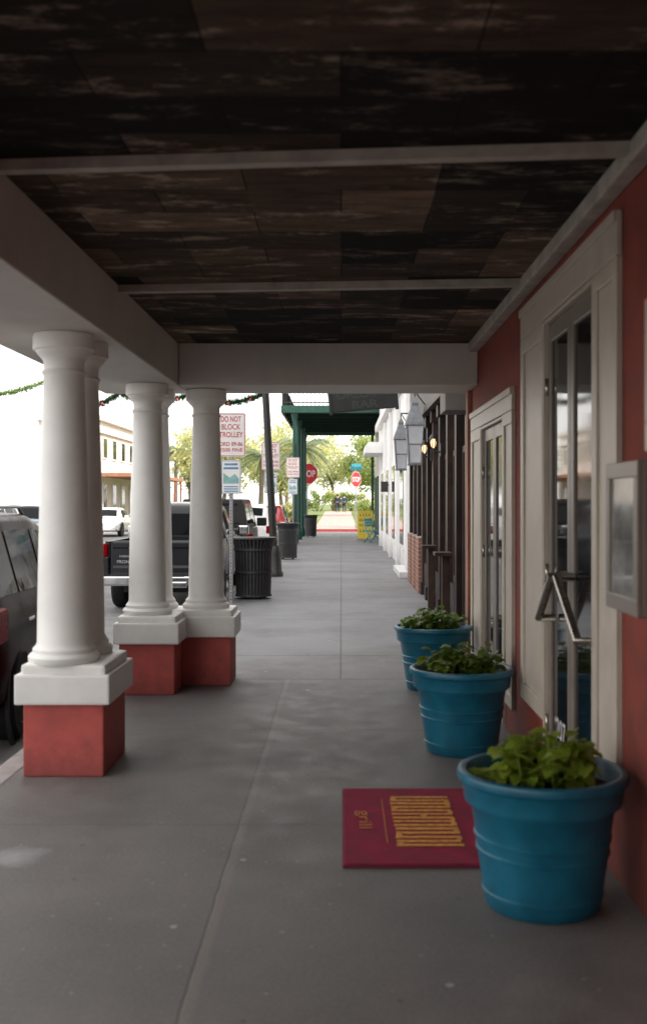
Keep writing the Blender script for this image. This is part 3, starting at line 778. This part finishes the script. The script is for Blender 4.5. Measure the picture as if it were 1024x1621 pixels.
class Shell:
    def __init__(s, st): s.st = st
    def at(s, y):
        st = s.st
        if y <= st[0][0]: return st[0]
        for a, b in zip(st[:-1], st[1:]):
            if a[0] <= y <= b[0]:
                f = (y-a[0])/(b[0]-a[0]); return tuple(p+(q-p)*f for p, q in zip(a, b))
        return st[-1]
    def half(s, y):
        y, w, zb, zl, wr, zr = s.at(y)
        hz = zl-zb
        return [(w*.72, zb), (w*.94, zb+.03), (w*.985, zb+.12*hz), (w, zb+.45*hz), (w*.995, zb+.7*hz), (w*.975, zl-.03), (w*.945, zl),
                (wr+.035, zr-.075), (wr+.01, zr-.035), (wr-.06, zr-.008), (wr*.5, zr+.012), (0, zr+.02)]
    def body(s):
        ys = set()
        for a, b in zip(s.st[:-1], s.st[1:]):
            n = max(1, int((b[0]-a[0])/.12))
            for i in range(n): ys.add(round(a[0]+(b[0]-a[0])*i/n, 4))
        ys.add(s.st[-1][0])
        rings = []
        for y in sorted(ys):
            h = s.half(y); rings.append([(x, y, z) for x, z in h] + [(-x, y, z) for x, z in reversed(h[:-1])])
        return MB().loft(rings, True, True)
    def side(s, sg, y0a, y0b, y1a, y1b, t0, t1, off=.006):
        m = MB()
        def P(u, v):
            ya = y0a+(y1a-y0a)*u; yb = y0b+(y1b-y0b)*u; y = ya+(yb-ya)*v
            h = s.half(y); A, B = h[6], h[7]; tt = t0+(t1-t0)*v
            return Vector((sg*(A[0]+(B[0]-A[0])*tt+off), y, A[1]+(B[1]-A[1])*tt+off*.3))
        return m.grid(P, 8, 4)
    def top(s, y0, y1, off, inset=.1, ox=0, oy=0):
        def P(u, v):
            y = y0+(y1-y0)*u; S = s.at(y); x = (2*v-1)*(S[4]-inset)
            return Vector((x, y+oy, S[5]+.02-.03*abs(2*v-1)**2+off))
        return MB().grid(P, 8, 8)
SUV = [(0, .74, .50, .92, .56, .97), (.04, .84, .40, .99, .60, 1.10), (.10, .875, .32, 1.0, .62, 1.28), (.24, .90, .28, 1.01, .635, 1.52), (.45, .905, .27, 1.01, .645, 1.60), (1.0, .91, .25, 1.0, .66, 1.645),
       (2.1, .91, .25, .98, .66, 1.64), (2.5, .91, .25, .97, .655, 1.58), (2.75, .91, .25, .96, .65, 1.49), (3.3, .90, .26, .95, .72, 1.06), (3.45, .90, .27, .94, .74, 1.01), (4.0, .87, .28, .88, .70, .94), (4.25, .82, .32, .80, .64, .84), (4.38, .70, .40, .68, .52, .72)]
SEDAN = [(0, .72, .45, .78, .56, .86), (.06, .83, .36, .86, .62, .94), (.3, .875, .27, .92, .66, .99), (.65, .89, .24, .94, .63, 1.04), (.85, .89, .23, .94, .57, 1.14), (1.35, .89, .23, .93, .56, 1.40), (1.7, .89, .23, .92, .565, 1.45),
         (2.4, .89, .23, .91, .565, 1.44), (2.7, .89, .23, .91, .58, 1.35), (3.3, .88, .24, .90, .68, .98), (4.0, .86, .26, .84, .68, .88), (4.35, .80, .32, .74, .6, .76), (4.45, .68, .4, .62, .5, .66)]
def car(name, label, cat, loc, rz, pm, kind, group, rail=False):
    t = thing(name, loc, label, cat, group, rz)
    suv = kind == 'suv'
    S = Shell(SUV if suv else SEDAN)
    S.body().build('body', pm, t)
    wins = ((.36, .62, .92, .95), (.99, 1.02, 1.82, 1.84), (1.92, 1.94, 2.98, 2.56)) if suv else ((1.0, 1.42, 1.72, 1.76), (1.8, 1.84, 2.98, 2.58))
    for sg in (-1, 1):
        for a, b, c, d in wins: S.side(sg, a, b, c, d, .10, .90).build('side_window', M['carglass'], t, fix=False)
        m = MB()
        xm = S.half(2.75)[4][0]
        m.box(min(sg*xm, sg*(xm+.2)), max(sg*xm, sg*(xm+.2)), 2.72, 2.84, .93, 1.07, .03)
        m.build('wing_mirror', pm, t)
        for y in ((1.15, 2.05) if suv else (1.45, 1.95)):
            xx = sg*(S.half(y)[5][0]+.008); MB().box(xx-.015, xx+.015, y-.09, y+.09, .83, .855, .006).build('door_handle', M['chrome'] if suv else pm, t)
        if rail:
            MB().tube([(sg*.60, .6, 1.62), (sg*.60, .7, 1.69), (sg*.60, 2.1, 1.69), (sg*.60, 2.25, 1.63)], .016, 6).build('roof_rail', M['galv'], t)
        zt = (.76, 1.0) if suv else (.68, .86)
        MB().box(min(sg*.64, sg*.912), max(sg*.64, sg*.912), -.015, .38 if rail else .26, *zt, .04).build('tail_lamp', M['tail'], t)
        MB().box(min(sg*.48, sg*.74), max(sg*.48, sg*.74), 4.1, 4.34, .64, .80, .04).build('headlight', M['headl'], t)
        for y in (.78, 3.42):
            MB().lathe([(.40, -.02), (.405, .004), (.36, .006), (.34, -.02)], 28, (sg*.895, y, .33), 'x', caps=True).build('wheel_arch', M['trimb'], t)
        for y in (.78, 3.42): wheel(t, sg*.81, y, .335, .22)
    if suv: S.top(.115, .30, .01, .10, oy=-.012).build('rear_window', M['carglass'], t, fix=False); S.top(2.58, 3.24, .012, .10, oy=.01).build('windscreen', M['carglass'], t, fix=False)
    else: S.top(.88, 1.32, .012, .09, oy=-.01).build('rear_window', M['carglass'], t, fix=False); S.top(2.74, 3.24, .012, .09, oy=.01).build('windscreen', M['carglass'], t, fix=False)
    MB().box(-.78, .78, -.07, .12, .36, .58, .05).build('rear_bumper', M['trimb'] if suv else pm, t)
    MB().box(-.74, .74, 4.25, 4.47, .32, .52, .05).build('front_bumper', M['trimb'] if suv else pm, t)
    MB().box(-.42, .42, 4.33, 4.42, .56, .70, .02).build('grille', M['trimb'], t)
    MB().box(-.16, .16, -.085, -.06, .62, .77, .004).box(-.16,.16,-.06,.05,.62,.77).build('licence_plate', M['plate'], t)
    return t
car('parked_suv', 'dark maroon suv cut off by the left edge, nearest the camera', 'car', (-3.18, 7.02, ZS), R(4.5), M['p_maroon'], 'suv', 'cars parked along the near kerb', True)
car('parked_suv', 'white suv parked behind the black boxy off-road car', 'car', (-2.95, 33.0, ZS), 0, M['p_white'], 'suv', 'cars parked along the near kerb')
car('parked_car', 'red car parked furthest along the near kerb', 'car', (-2.90, 39.5, ZS), 0, M['p_red'], 'suv', 'cars parked along the near kerb')
car('parked_car', 'silver car across the road at the left edge', 'car', (-11.9, 37.6, ZS), R(180), M['p_silver'], 'suv', 'cars parked across the road')
car('parked_car', 'slate blue car across the road, behind the left dark suv', 'car', (-11.9, 43.6, ZS), R(180), M['p_blue'], 'suv', 'cars parked across the road')
car('parked_car', 'pale car across the road, seen between the first and second columns', 'car', (-11.9, 57.5, ZS), R(180), M['p_white'], 'sedan', 'cars parked across the road')

# pickup truck
t = thing('pickup_truck', (-2.83, 16.8, ZS), 'dark blue black pickup truck seen from behind between the columns', 'pickup truck', 'cars parked along the near kerb')
pm = M['p_navy']
b = MB()
for sg in (-1, 1):
    b.loft([[(sg*.80, y, .50), (sg*.89, y, .52), (sg*.915, y, .72), (sg*.90, y, 1.0), (sg*.86, y, 1.115), (sg*.80, y, 1.115)] for y in (.06, .5, 1.0, 1.58)], True, True)
b.box(-.79, .79, .06, 1.58, .55, .62); b.box(-.79, .79, 1.53, 1.58, .62, 1.10)
b.build('bed', pm, t)
tg = MB().box(-.77, .77, .0, .055, .575, 1.125, .018)
tg.prism([(-.004, .60), (-.018, .63), (-.018, .70), (-.004, .74)], 'x', -.73, .73)
tg.prism([(-.004, 1.00), (-.022, 1.03), (-.022, 1.09), (-.004, 1.115)], 'x', -.73, .73)
tg = tg.build('tailgate', pm, t)
MB().box(-.11, .11, -.018, .002, .91, .985, .008).build('gate_handle', M['trimb'], tg)
MB().text('FRONTIER', (-.50, -.006, .80), (1,0,0), (0,0,1), .34, .05, .02).text('NISSAN', (-.53, -.006, .885), (1,0,0), (0,0,1), .20, .032, .02).text('SV', (.56, -.006, .80), (1,0,0), (0,0,1), .12, .055, .02).build('lettering', M['galv'], tg, fix=False)
for sg in (-1, 1):
    MB().box(min(sg*.82, sg*.915), max(sg*.82, sg*.915), -.012, .12, .88, 1.08, .02).build('tail_lamp', M['tail'], t)
    MB().box(min(sg*.80, sg*.91), max(sg*.80, sg*.91), -.010, .12, .60, .875, .02).build('corner_panel', pm, t)
MB().box(-.90, .90, -.17, .02, .43, .585, .03).box(-.45, .45, -.20, -.1, .40, .50, .02).build('rear_bumper', M['chrome'], t)
MB().box(-.40, .40, -.175, -.06, .575, .60, .006).build('bumper_step', M['trimb'], t)
MB().box(-.155, .155, -.212, -.198, .40, .54, .004).build('licence_plate', M['plate'], t)
MB().box(-.62, .62, .25, 4.6, .30, .50).box(-.06,.06,-.22,.2,.33,.40).build('underbody', M['trimb'], t)
CAB = [(1.63, .86, .48, 1.11, .62, 1.52), (1.70, .90, .42, 1.12, .645, 1.63), (1.85, .915, .40, 1.12, .66, 1.69), (2.5, .92, .38, 1.11, .67, 1.72), (3.0, .92, .38, 1.10, .67, 1.68), (3.2, .92, .38, 1.10, .66, 1.60), (3.75, .92, .40, 1.09, .74, 1.16), (3.9, .92, .42, 1.08, .78, 1.12), (4.6, .91, .42, 1.04, .76, 1.07), (4.95, .86, .44, .98, .7, 1.0), (5.05, .78, .46, .86, .6, .9)]
S = Shell(CAB); S.body().build('cab', pm, t)
def rw(u, v):
    z = 1.17+.36*u; hw = .66-.10*u
    return Vector(((2*v-1)*hw, 1.615+.012*u, z))
MB().grid(rw, 4, 6).build('rear_window', M['carglass'], t, fix=False)
MB().box(-.70, .70, 1.60, 1.64, 1.125, 1.16, .004).build('window_seal', M['trimb'], t)
for sg in (-1, 1):
    for w4 in ((1.74, 1.78, 2.35, 2.36), (2.43, 2.44, 3.42, 3.04)): S.side(sg, *w4, .1, .9).build('side_window', M['carglass'], t, fix=False)
    MB().box(min(sg*.92, sg*1.12), max(sg*.92, sg*1.12), 3.1, 3.2, 1.12, 1.30, .03).build('wing_mirror', M['chrome'], t)
    MB().box(min(sg*.5, sg*.82), max(sg*.5, sg*.82), 4.86, 5.02, .78, .96, .03).build('headlight', M['headl'], t)
    for y in (.95, 4.15): wheel(t, sg*.78, y, .37, .24)
S.top(3.24, 3.70, .012, .1, oy=.01).build('windscreen', M['carglass'], t, fix=False)
MB().box(-.85, .85, 4.95, 5.15, .42, .62, .04).build('front_bumper', M['chrome'], t)

# boxy off-roader
t = thing('off_roader', (-2.83, 23.6, ZS), 'black boxy off-road car with spare wheel, parked ahead of the pickup', 'car', 'cars parked along the near kerb')
pm = M['p_black']
MB().box(-.78, .78, .0, 2.6, .55, 1.17, .04).box(-.70, .70, 2.55, 4.0, .60, 1.10, .05).build('body', pm, t)
ht = MB().loft([[(-x, y0, z), (x, y0, z), (x, y1, z), (-x, y1, z)] for x, y0, y1, z in ((.775, .02, 2.55, 1.165), (.75, .03, 2.45, 1.3), (.66, .09, 2.15, 1.76), (.63, .12, 2.1, 1.80))], True, False)
ht.build('hard_top', M['trimb'], t)
MB().add([(-.60,.025,1.25),(.60,.025,1.25),(.54,.082,1.70),(-.54,.082,1.70)], [(0,1,2,3)]).build('rear_window', M['carglass'], t, fix=False)
for sg in (-1, 1):
    for a, c in ((.2, 1.1), (1.2, 2.2)):
        MB().add([(sg*.765,a,1.25),(sg*.765,c,1.25),(sg*.683,min(c,2.02),1.70),(sg*.683,a+.05,1.70)], [(0,1,2,3)]).build('side_window', M['carglass'], t, fix=False)
    MB().box(min(sg*.74, sg*.90), max(sg*.74, sg*.90), -.04, .02, .84, 1.04, .012).build('tail_lamp', M['tail'], t)
    MB().box(min(sg*.80, sg*1.03), max(sg*.80, sg*1.03), 2.25, 2.36, 1.16, 1.36, .03).build('wing_mirror', M['trimb'], t)
    for y in (.65, 3.1):
        MB().prism([(y-.55, .62), (y-.38, .86), (y+.38, .86), (y+.55, .62), (y+.50, .62), (y+.36, .80), (y-.36, .80), (y-.50, .62)], 'x', min(sg*.70, sg*.93), max(sg*.70, sg*.93)).build('fender_flare', M['trimb'], t)
        wheel(t, sg*.80, y, .39, .24)
sw = MB()
pr = [(.24, -.11), (.34, -.11), (.38, -.07), (.385, 0), (.38, .07), (.34, .11), (.24, .11)]
rings = [[(.05+r*math.cos(2*math.pi*k/28), -.14+z, 1.0+r*math.sin(2*math.pi*k/28)) for k in range(28)] for r, z in [(.05, -.09)] + pr]
sw.loft(rings).build('spare_wheel', M['rubber'], t)
MB().box(-.75, .75, -.14, .0, .50, .64, .03).build('rear_bumper', M['trimb'], t)
MB().box(-.75, .75, 4.0, 4.15, .52, .66, .03).build('front_bumper', M['trimb'], t)
for sg in (-1, 1): MB().lathe([(.09, 0), (.09, .03), (.02, .045)], 16, (0,0,0)).build('headlight', M['headl'], t).matrix_local = Matrix.Translation((sg*.48, 4.0, .93)) @ Matrix.Rotation(R(-90), 4, 'X')

# ------------------------------------------------------------------ building across the road
t = thing('brick_building', (-16, 71, 0), 'two storey tan brick building across the road with a street gallery', 'building')
MB().box(-20, -16, 71, 90, 0, 7.0).build('wall', M['tan'], t, True)
MB().box(-20.2, -15.7, 70.8, 90.2, 7.0, 7.35, .03).box(-15.99, -15.8, 71, 90, 6.2, 6.4).build('cornice', M['pale'], t, True)
for y in range(72, 89, 3):
    for z0, z1 in ((4.5, 6.0), (.4, 2.9)):
        f = MB().box(-15.995, -15.93, y, y+1.3, z0, z1, .02).build('window', M['pale'], t, True)
        MB().box(-15.935, -15.92, y+.12, y+1.18, z0+.12, z1-.12).build('pane', M['glass'], f, True)
MB().box(-15.99, -13.2, 71, 90, 3.3, 3.55, .02).build('gallery_roof', M['ochre'], t, True)
for y in range(71, 91, 3): MB().box(-13.4, -13.25, y+.2, y+.35, 0, 3.3).build('gallery_post', M['ochre'], t, True)

# ------------------------------------------------------------------ trees
def tree(loc, h, cr, lm, label, seed, ncl=30, nl=130, ls=.22, flat=.75, group='trees beyond the crossing'):
    rnd = random.Random(seed)
    t = thing('tree', loc, label, 'tree', group)
    tr = MB(); th = h*.42
    lean = Vector((rnd.uniform(-.4,.4), rnd.uniform(-.4,.4), 0))
    tp = Vector((0,0,th))+lean
    tr.tube([(0,0,-.2), Vector((0,0,th*.5))+lean*.3, tp, tp+Vector((0,0,h*.3))], [.18*h/6, .13*h/6, .10*h/6, .03], 9)
    f = MB(); cz = h*.66
    for i in range(ncl):
        while True:
            p = Vector((rnd.uniform(-1,1), rnd.uniform(-1,1), rnd.uniform(-1,1)))
            if .25 < p.length < 1: break
        c = Vector((p.x*cr, p.y*cr, cz+p.z*cr*flat))
        if i % 2 == 0:
            tr.tube([tp*rnd.uniform(.7,1.0), tp.lerp(c,.5)+Vector((0,0,-.1)), c], [.06*h/6, .04*h/6, .012], 6)
        rr_ = cr*rnd.uniform(.22, .42)
        for k in range(nl):
            d = Vector((rnd.gauss(0,1), rnd.gauss(0,1), rnd.gauss(0,.8))); q = c + d*rr_*.55
            n = Vector((rnd.gauss(0,1), rnd.gauss(0,1), rnd.gauss(0,1)+.5)).normalized(); a = n.orthogonal().normalized()*ls*rnd.uniform(.5,1); b_ = n.cross(a)*rnd.uniform(.4,.7)
            f.add([q-a, q-b_, q+a, q+b_], [(0,1,2,3)])
    tr.build('trunk', M['bark'], t); f.build('crown', lm, t, fix=False)
def palm(loc, h, L, label, seed, n=26):
    rnd = random.Random(seed)
    t = thing('palm_tree', loc, label, 'tree', 'palms beyond the crossing')
    MB().tube([(0,0,-.2), (.05,0,h*.5), (.12,0,h)], [.22, .17, .16], 12).build('trunk', M['bark'], t)
    f = MB()
    for i in range(n):
        a = 2*math.pi*i/n*2.6 + rnd.uniform(-.2,.2); el = rnd.uniform(-.5, 1.2); d = Vector((math.cos(a), math.sin(a), 0))
        pts = []
        for s in range(9):
            u = s/8; pts.append(Vector((.12,0,h)) + d*L*u*math.cos(el*.6) + Vector((0,0,L*(math.sin(el)*u - .75*u*u))))
        f.tube(pts, [.03]*4+[.02]*5, 4)
        sd = d.cross(Vector((0,0,1)))
        for s in range(1, 33):
            u = s/33*8; k_ = min(int(u), 7); p = pts[k_].lerp(pts[k_+1], u-k_)
            ll = L*.30*math.sin(math.pi*(.12+.86*s/33))
            for sg in (-1, 1):
                e = p + sd*sg*ll*.8 + d*ll*.45 + Vector((0,0,-ll*rnd.uniform(.25,.6)))
                w_ = d*.03
                f.add([p-w_, p+w_, e], [(0,1,2)])
    f.build('crown', M['tl3'], t, fix=False)
tree((-4.6, 84, .2), 7.0, 2.8, M['tl1'], 'yellow green tree left of the far path', 1)
tree((2.9, 92, .4), 7.0, 2.8, M['tl2'], 'green tree right of the far path behind the small stop sign', 2)
tree((-.9, 128, .7), 8.5, 3.8, M['tl1'], 'pale green tree straight behind the two walkers', 3)
tree((3.9, 124, .7), 9, 3.8, M['tl2'], 'tall tree at the right end of the far park', 4)
tree((-6.0, 118, .6), 9, 4.4, M['tl1'], 'broad pale tree beyond the yellow green tree', 5)
tree((-8.4, 76, ZS), 7.4, 3.0, M['tl1'], 'yellow green street tree behind the parked cars', 6)
tree((-13.4, 96, 0), 8.5, 3.4, M['tl1'], 'pale tree at the end of the tan brick building', 7)
palm((-2.6, 68, 0), 5.0, 2.3, 'drooping palm beside the green gallery posts', 8)
palm((-14.2, 92, 0), 6.0, 2.6, 'palm across the road near the tan brick building', 9)
palm((-5.4, 72, 0), 4.6, 2.1, 'short palm above the red parked car', 10)
def shrub(loc, w, h, label, seed, lm):
    rnd = random.Random(seed)
    t = thing('shrub', loc, label, 'shrub', 'shrubs at the far park edge')
    f = MB(); s = MB()
    for i in range(14):
        c = Vector((rnd.uniform(-w,w), rnd.uniform(-.4,.4), rnd.uniform(.25,1)*h)); s.tube([(c.x*.3, c.y*.3, 0), c], [.02,.008], 5)
        for k in range(90):
            q = c + Vector((rnd.gauss(0,.22), rnd.gauss(0,.22), rnd.gauss(0,.16))); q.z = max(.03, q.z)
            n = Vector((rnd.gauss(0,1), rnd.gauss(0,1), rnd.gauss(0,1))).normalized(); a = n.orthogonal()*.1; b_ = n.cross(a)*.5
            f.add([q-a, q-b_, q+a, q+b_], [(0,1,2,3)])
    s.build('stem', M['bark'], t); f.build('foliage', lm, t, fix=False)
shrub((2.1, 66, .04), 1.0, 1.4, 'green shrub right of the far path', 1, M['tl2'])
shrub((3.9, 67, .05), 1.1, 1.6, 'shrub furthest right at the park edge', 2, M['tl2'])
shrub((-3.2, 66.5, .04), 1.2, 1.2, 'yellow green shrub left of the far path', 3, M['tl1'])
shrub((-7.0, 66.5, .04), 1.2, 1.0, 'yellow green shrub beyond the red car', 4, M['tl1'])
for i, (x, y) in enumerate(((-2.4, 112), (-.6, 113), (1.2, 112.5), (3.0, 113))):
    shrub((x, y, .66), 1.3, 1.9, ('leftmost', 'second from left', 'third from left', 'rightmost')[i]+' of four shrubs closing the far path behind the walkers', 20+i, M['tl1'] if i % 2 else M['tl2'])

# ------------------------------------------------------------------ walkers
def skinned(name, verts, edges, m, parent, root=0):
    me = bpy.data.meshes.new(name); me.from_pydata([v[:3] for v in verts], edges, [])
    o = bpy.data.objects.new(name, me); col.objects.link(o)
    md = o.modifiers.new('s', 'SKIN'); md.use_smooth_shade = True
    sv = me.skin_vertices[0].data
    for i, v in enumerate(verts): sv[i].radius = (v[3], v[3]); sv[i].use_root = (i == root)
    o.modifiers.new('u', 'SUBSURF').levels = 1; o.modifiers['u'].render_levels = 1
    dg = bpy.context.evaluated_depsgraph_get(); dg.update()
    nm = bpy.data.meshes.new_from_object(o.evaluated_get(dg))
    bpy.data.objects.remove(o)
    nm.materials.clear(); nm.materials.append(m)
    o = bpy.data.objects.new(name, nm); col.objects.link(o); o.parent = parent
    return o
def person(loc, label, jk, st, rz=0):
    t = thing('person', loc, label, 'person', None, rz)
    V = [(0,0,.95,.12), (0,0,1.15,.115), (0,0,1.36,.13), (0,0,1.47,.055), (0,.01,1.56,.075), (0,.012,1.66,.085)]
    E = [(0,1),(1,2),(2,3),(3,4),(4,5)]
    for sg in (-1, 1):
        k_ = sg*st; n = len(V)
        V += [(sg*.09, 0, .90, .09), (sg*.10, k_*.16+.03, .50, .062), (sg*.10, k_*.26-.04, .09, .042), (sg*.11, k_*.26+.12, .035, .035)]
        E += [(0,n),(n,n+1),(n+1,n+2),(n+2,n+3)]
        n = len(V)
        V += [(sg*.18, 0, 1.39, .058), (sg*.23, -k_*.10, 1.12, .046), (sg*.24, -k_*.18+.08, .88, .034), (sg*.24, -k_*.18+.10, .81, .036)]
        E += [(2,n),(n,n+1),(n+1,n+2),(n+2,n+3)]
        h = n+3; hx, hy, hz = V[h][:3]
        for i, L in enumerate((.072, .08, .076, .06)):
            m_ = len(V); yy = hy-.03+.02*i
            V += [(hx, yy, hz-.045, .0095), (hx-sg*.01, yy, hz-.045-L*.5, .009), (hx-sg*.022, yy, hz-.045-L, .007)]
            E += [(h,m_),(m_,m_+1),(m_+1,m_+2)]
        m_ = len(V); V += [(hx-sg*.01, hy+.05, hz-.02, .011), (hx-sg*.02, hy+.062, hz-.06, .009)]; E += [(h,m_),(m_,m_+1)]
    skinned('body', V, E, M['skin'], t)
    jv = [(0,0,.93,.145), (0,0,1.15,.14), (0,0,1.37,.15), (0,0,1.46,.075)]; je = [(0,1),(1,2),(2,3)]
    tv = [(0,0,.96,.128), ]; te = []
    for sg in (-1, 1):
        k_ = sg*st; n = len(jv)
        jv += [(sg*.19, 0, 1.39, .072), (sg*.235, -k_*.10, 1.12, .06), (sg*.245, -k_*.18+.07, .90, .05)]; je += [(2,n),(n,n+1),(n+1,n+2)]
        n = len(tv)
        tv += [(sg*.092, 0, .88, .105), (sg*.10, k_*.16+.03, .50, .078), (sg*.10, k_*.26-.03, .10, .062)]; te += [(0,n),(n,n+1),(n+1,n+2)]
        MB().box(sg*.105-.045, sg*.105+.045, k_*.26-.09, k_*.26+.19, 0.0, .085, .03).build('shoe', M['trimb'], t)
    skinned('jacket', jv, je, jk, t); skinned('trousers', tv, te, M['jeans'], t)
    MB().ball((0, -.012, 1.675), .104, 14, 8, 1.08).build('hair', M['hair'], t)
person((-.36, 105, .63), 'person walking on the far path in a navy jacket, left of the pair', M['jacket'], 1)
person((.30, 105.3, .635), 'person walking on the far path in a teal blue jacket, right of the pair', M['jacket2'], -1)

# ------------------------------------------------------------------ light
w = bpy.data.worlds.new('World'); scn.world = w; w.use_nodes = True
nt = w.node_tree; bg = nt.nodes['Background']
sky = nt.nodes.new('ShaderNodeTexSky'); sky.sky_type = 'NISHITA'; sky.sun_disc = False
d = Vector((.80, -.42, 0)).normalized(); el = R(40)
d = Vector((d.x*math.cos(el), d.y*math.cos(el), math.sin(el)))
sky.sun_elevation = el; sky.sun_rotation = math.atan2(d.x, d.y)
sky.dust_density = 6; sky.air_density = 1.0; sky.ozone_density = 1.0
mx = nt.nodes.new('ShaderNodeMix'); mx.data_type = 'RGBA'; mx.inputs[0].default_value = .82   # near-white over the blue for an overexposed sky and stronger ambient
mx.inputs[7].default_value = (16.9, 16.5, 16.0, 1)
nt.links.new(sky.outputs[0], mx.inputs[6]); nt.links.new(mx.outputs[2], bg.inputs[0]); bg.inputs[1].default_value = .15
sl = bpy.data.lights.new('sun', 'SUN'); sl.energy = 5; sl.angle = R(.5); sl.color = (1, .95, .87)
so = bpy.data.objects.new('sun', sl); col.objects.link(so)
so.rotation_euler = d.to_track_quat('Z', 'Y').to_euler(); so.location = (10, -5, 20)

# ------------------------------------------------------------------ camera
cd = bpy.data.cameras.new('camera'); cam = bpy.data.objects.new('camera', cd); col.objects.link(cam)
cam.location = (0, 0, 1.6); cam.rotation_euler = (R(90), 0, 0)
cd.sensor_fit = 'VERTICAL'; cd.sensor_height = 36; cd.sensor_width = 36
cd.lens = 1700/1621*36
cd.shift_x = -28/1621; cd.shift_y = -15.5/1621
cd.clip_end = 3000; cd.clip_start = .05
cd.dof.use_dof = True; cd.dof.focus_distance = 16.5; cd.dof.aperture_fstop = 2.4
scn.camera = cam
scn.view_settings.view_transform = 'Standard'
try: scn.view_settings.look = 'None'
except Exception: pass
scn.view_settings.exposure = 0
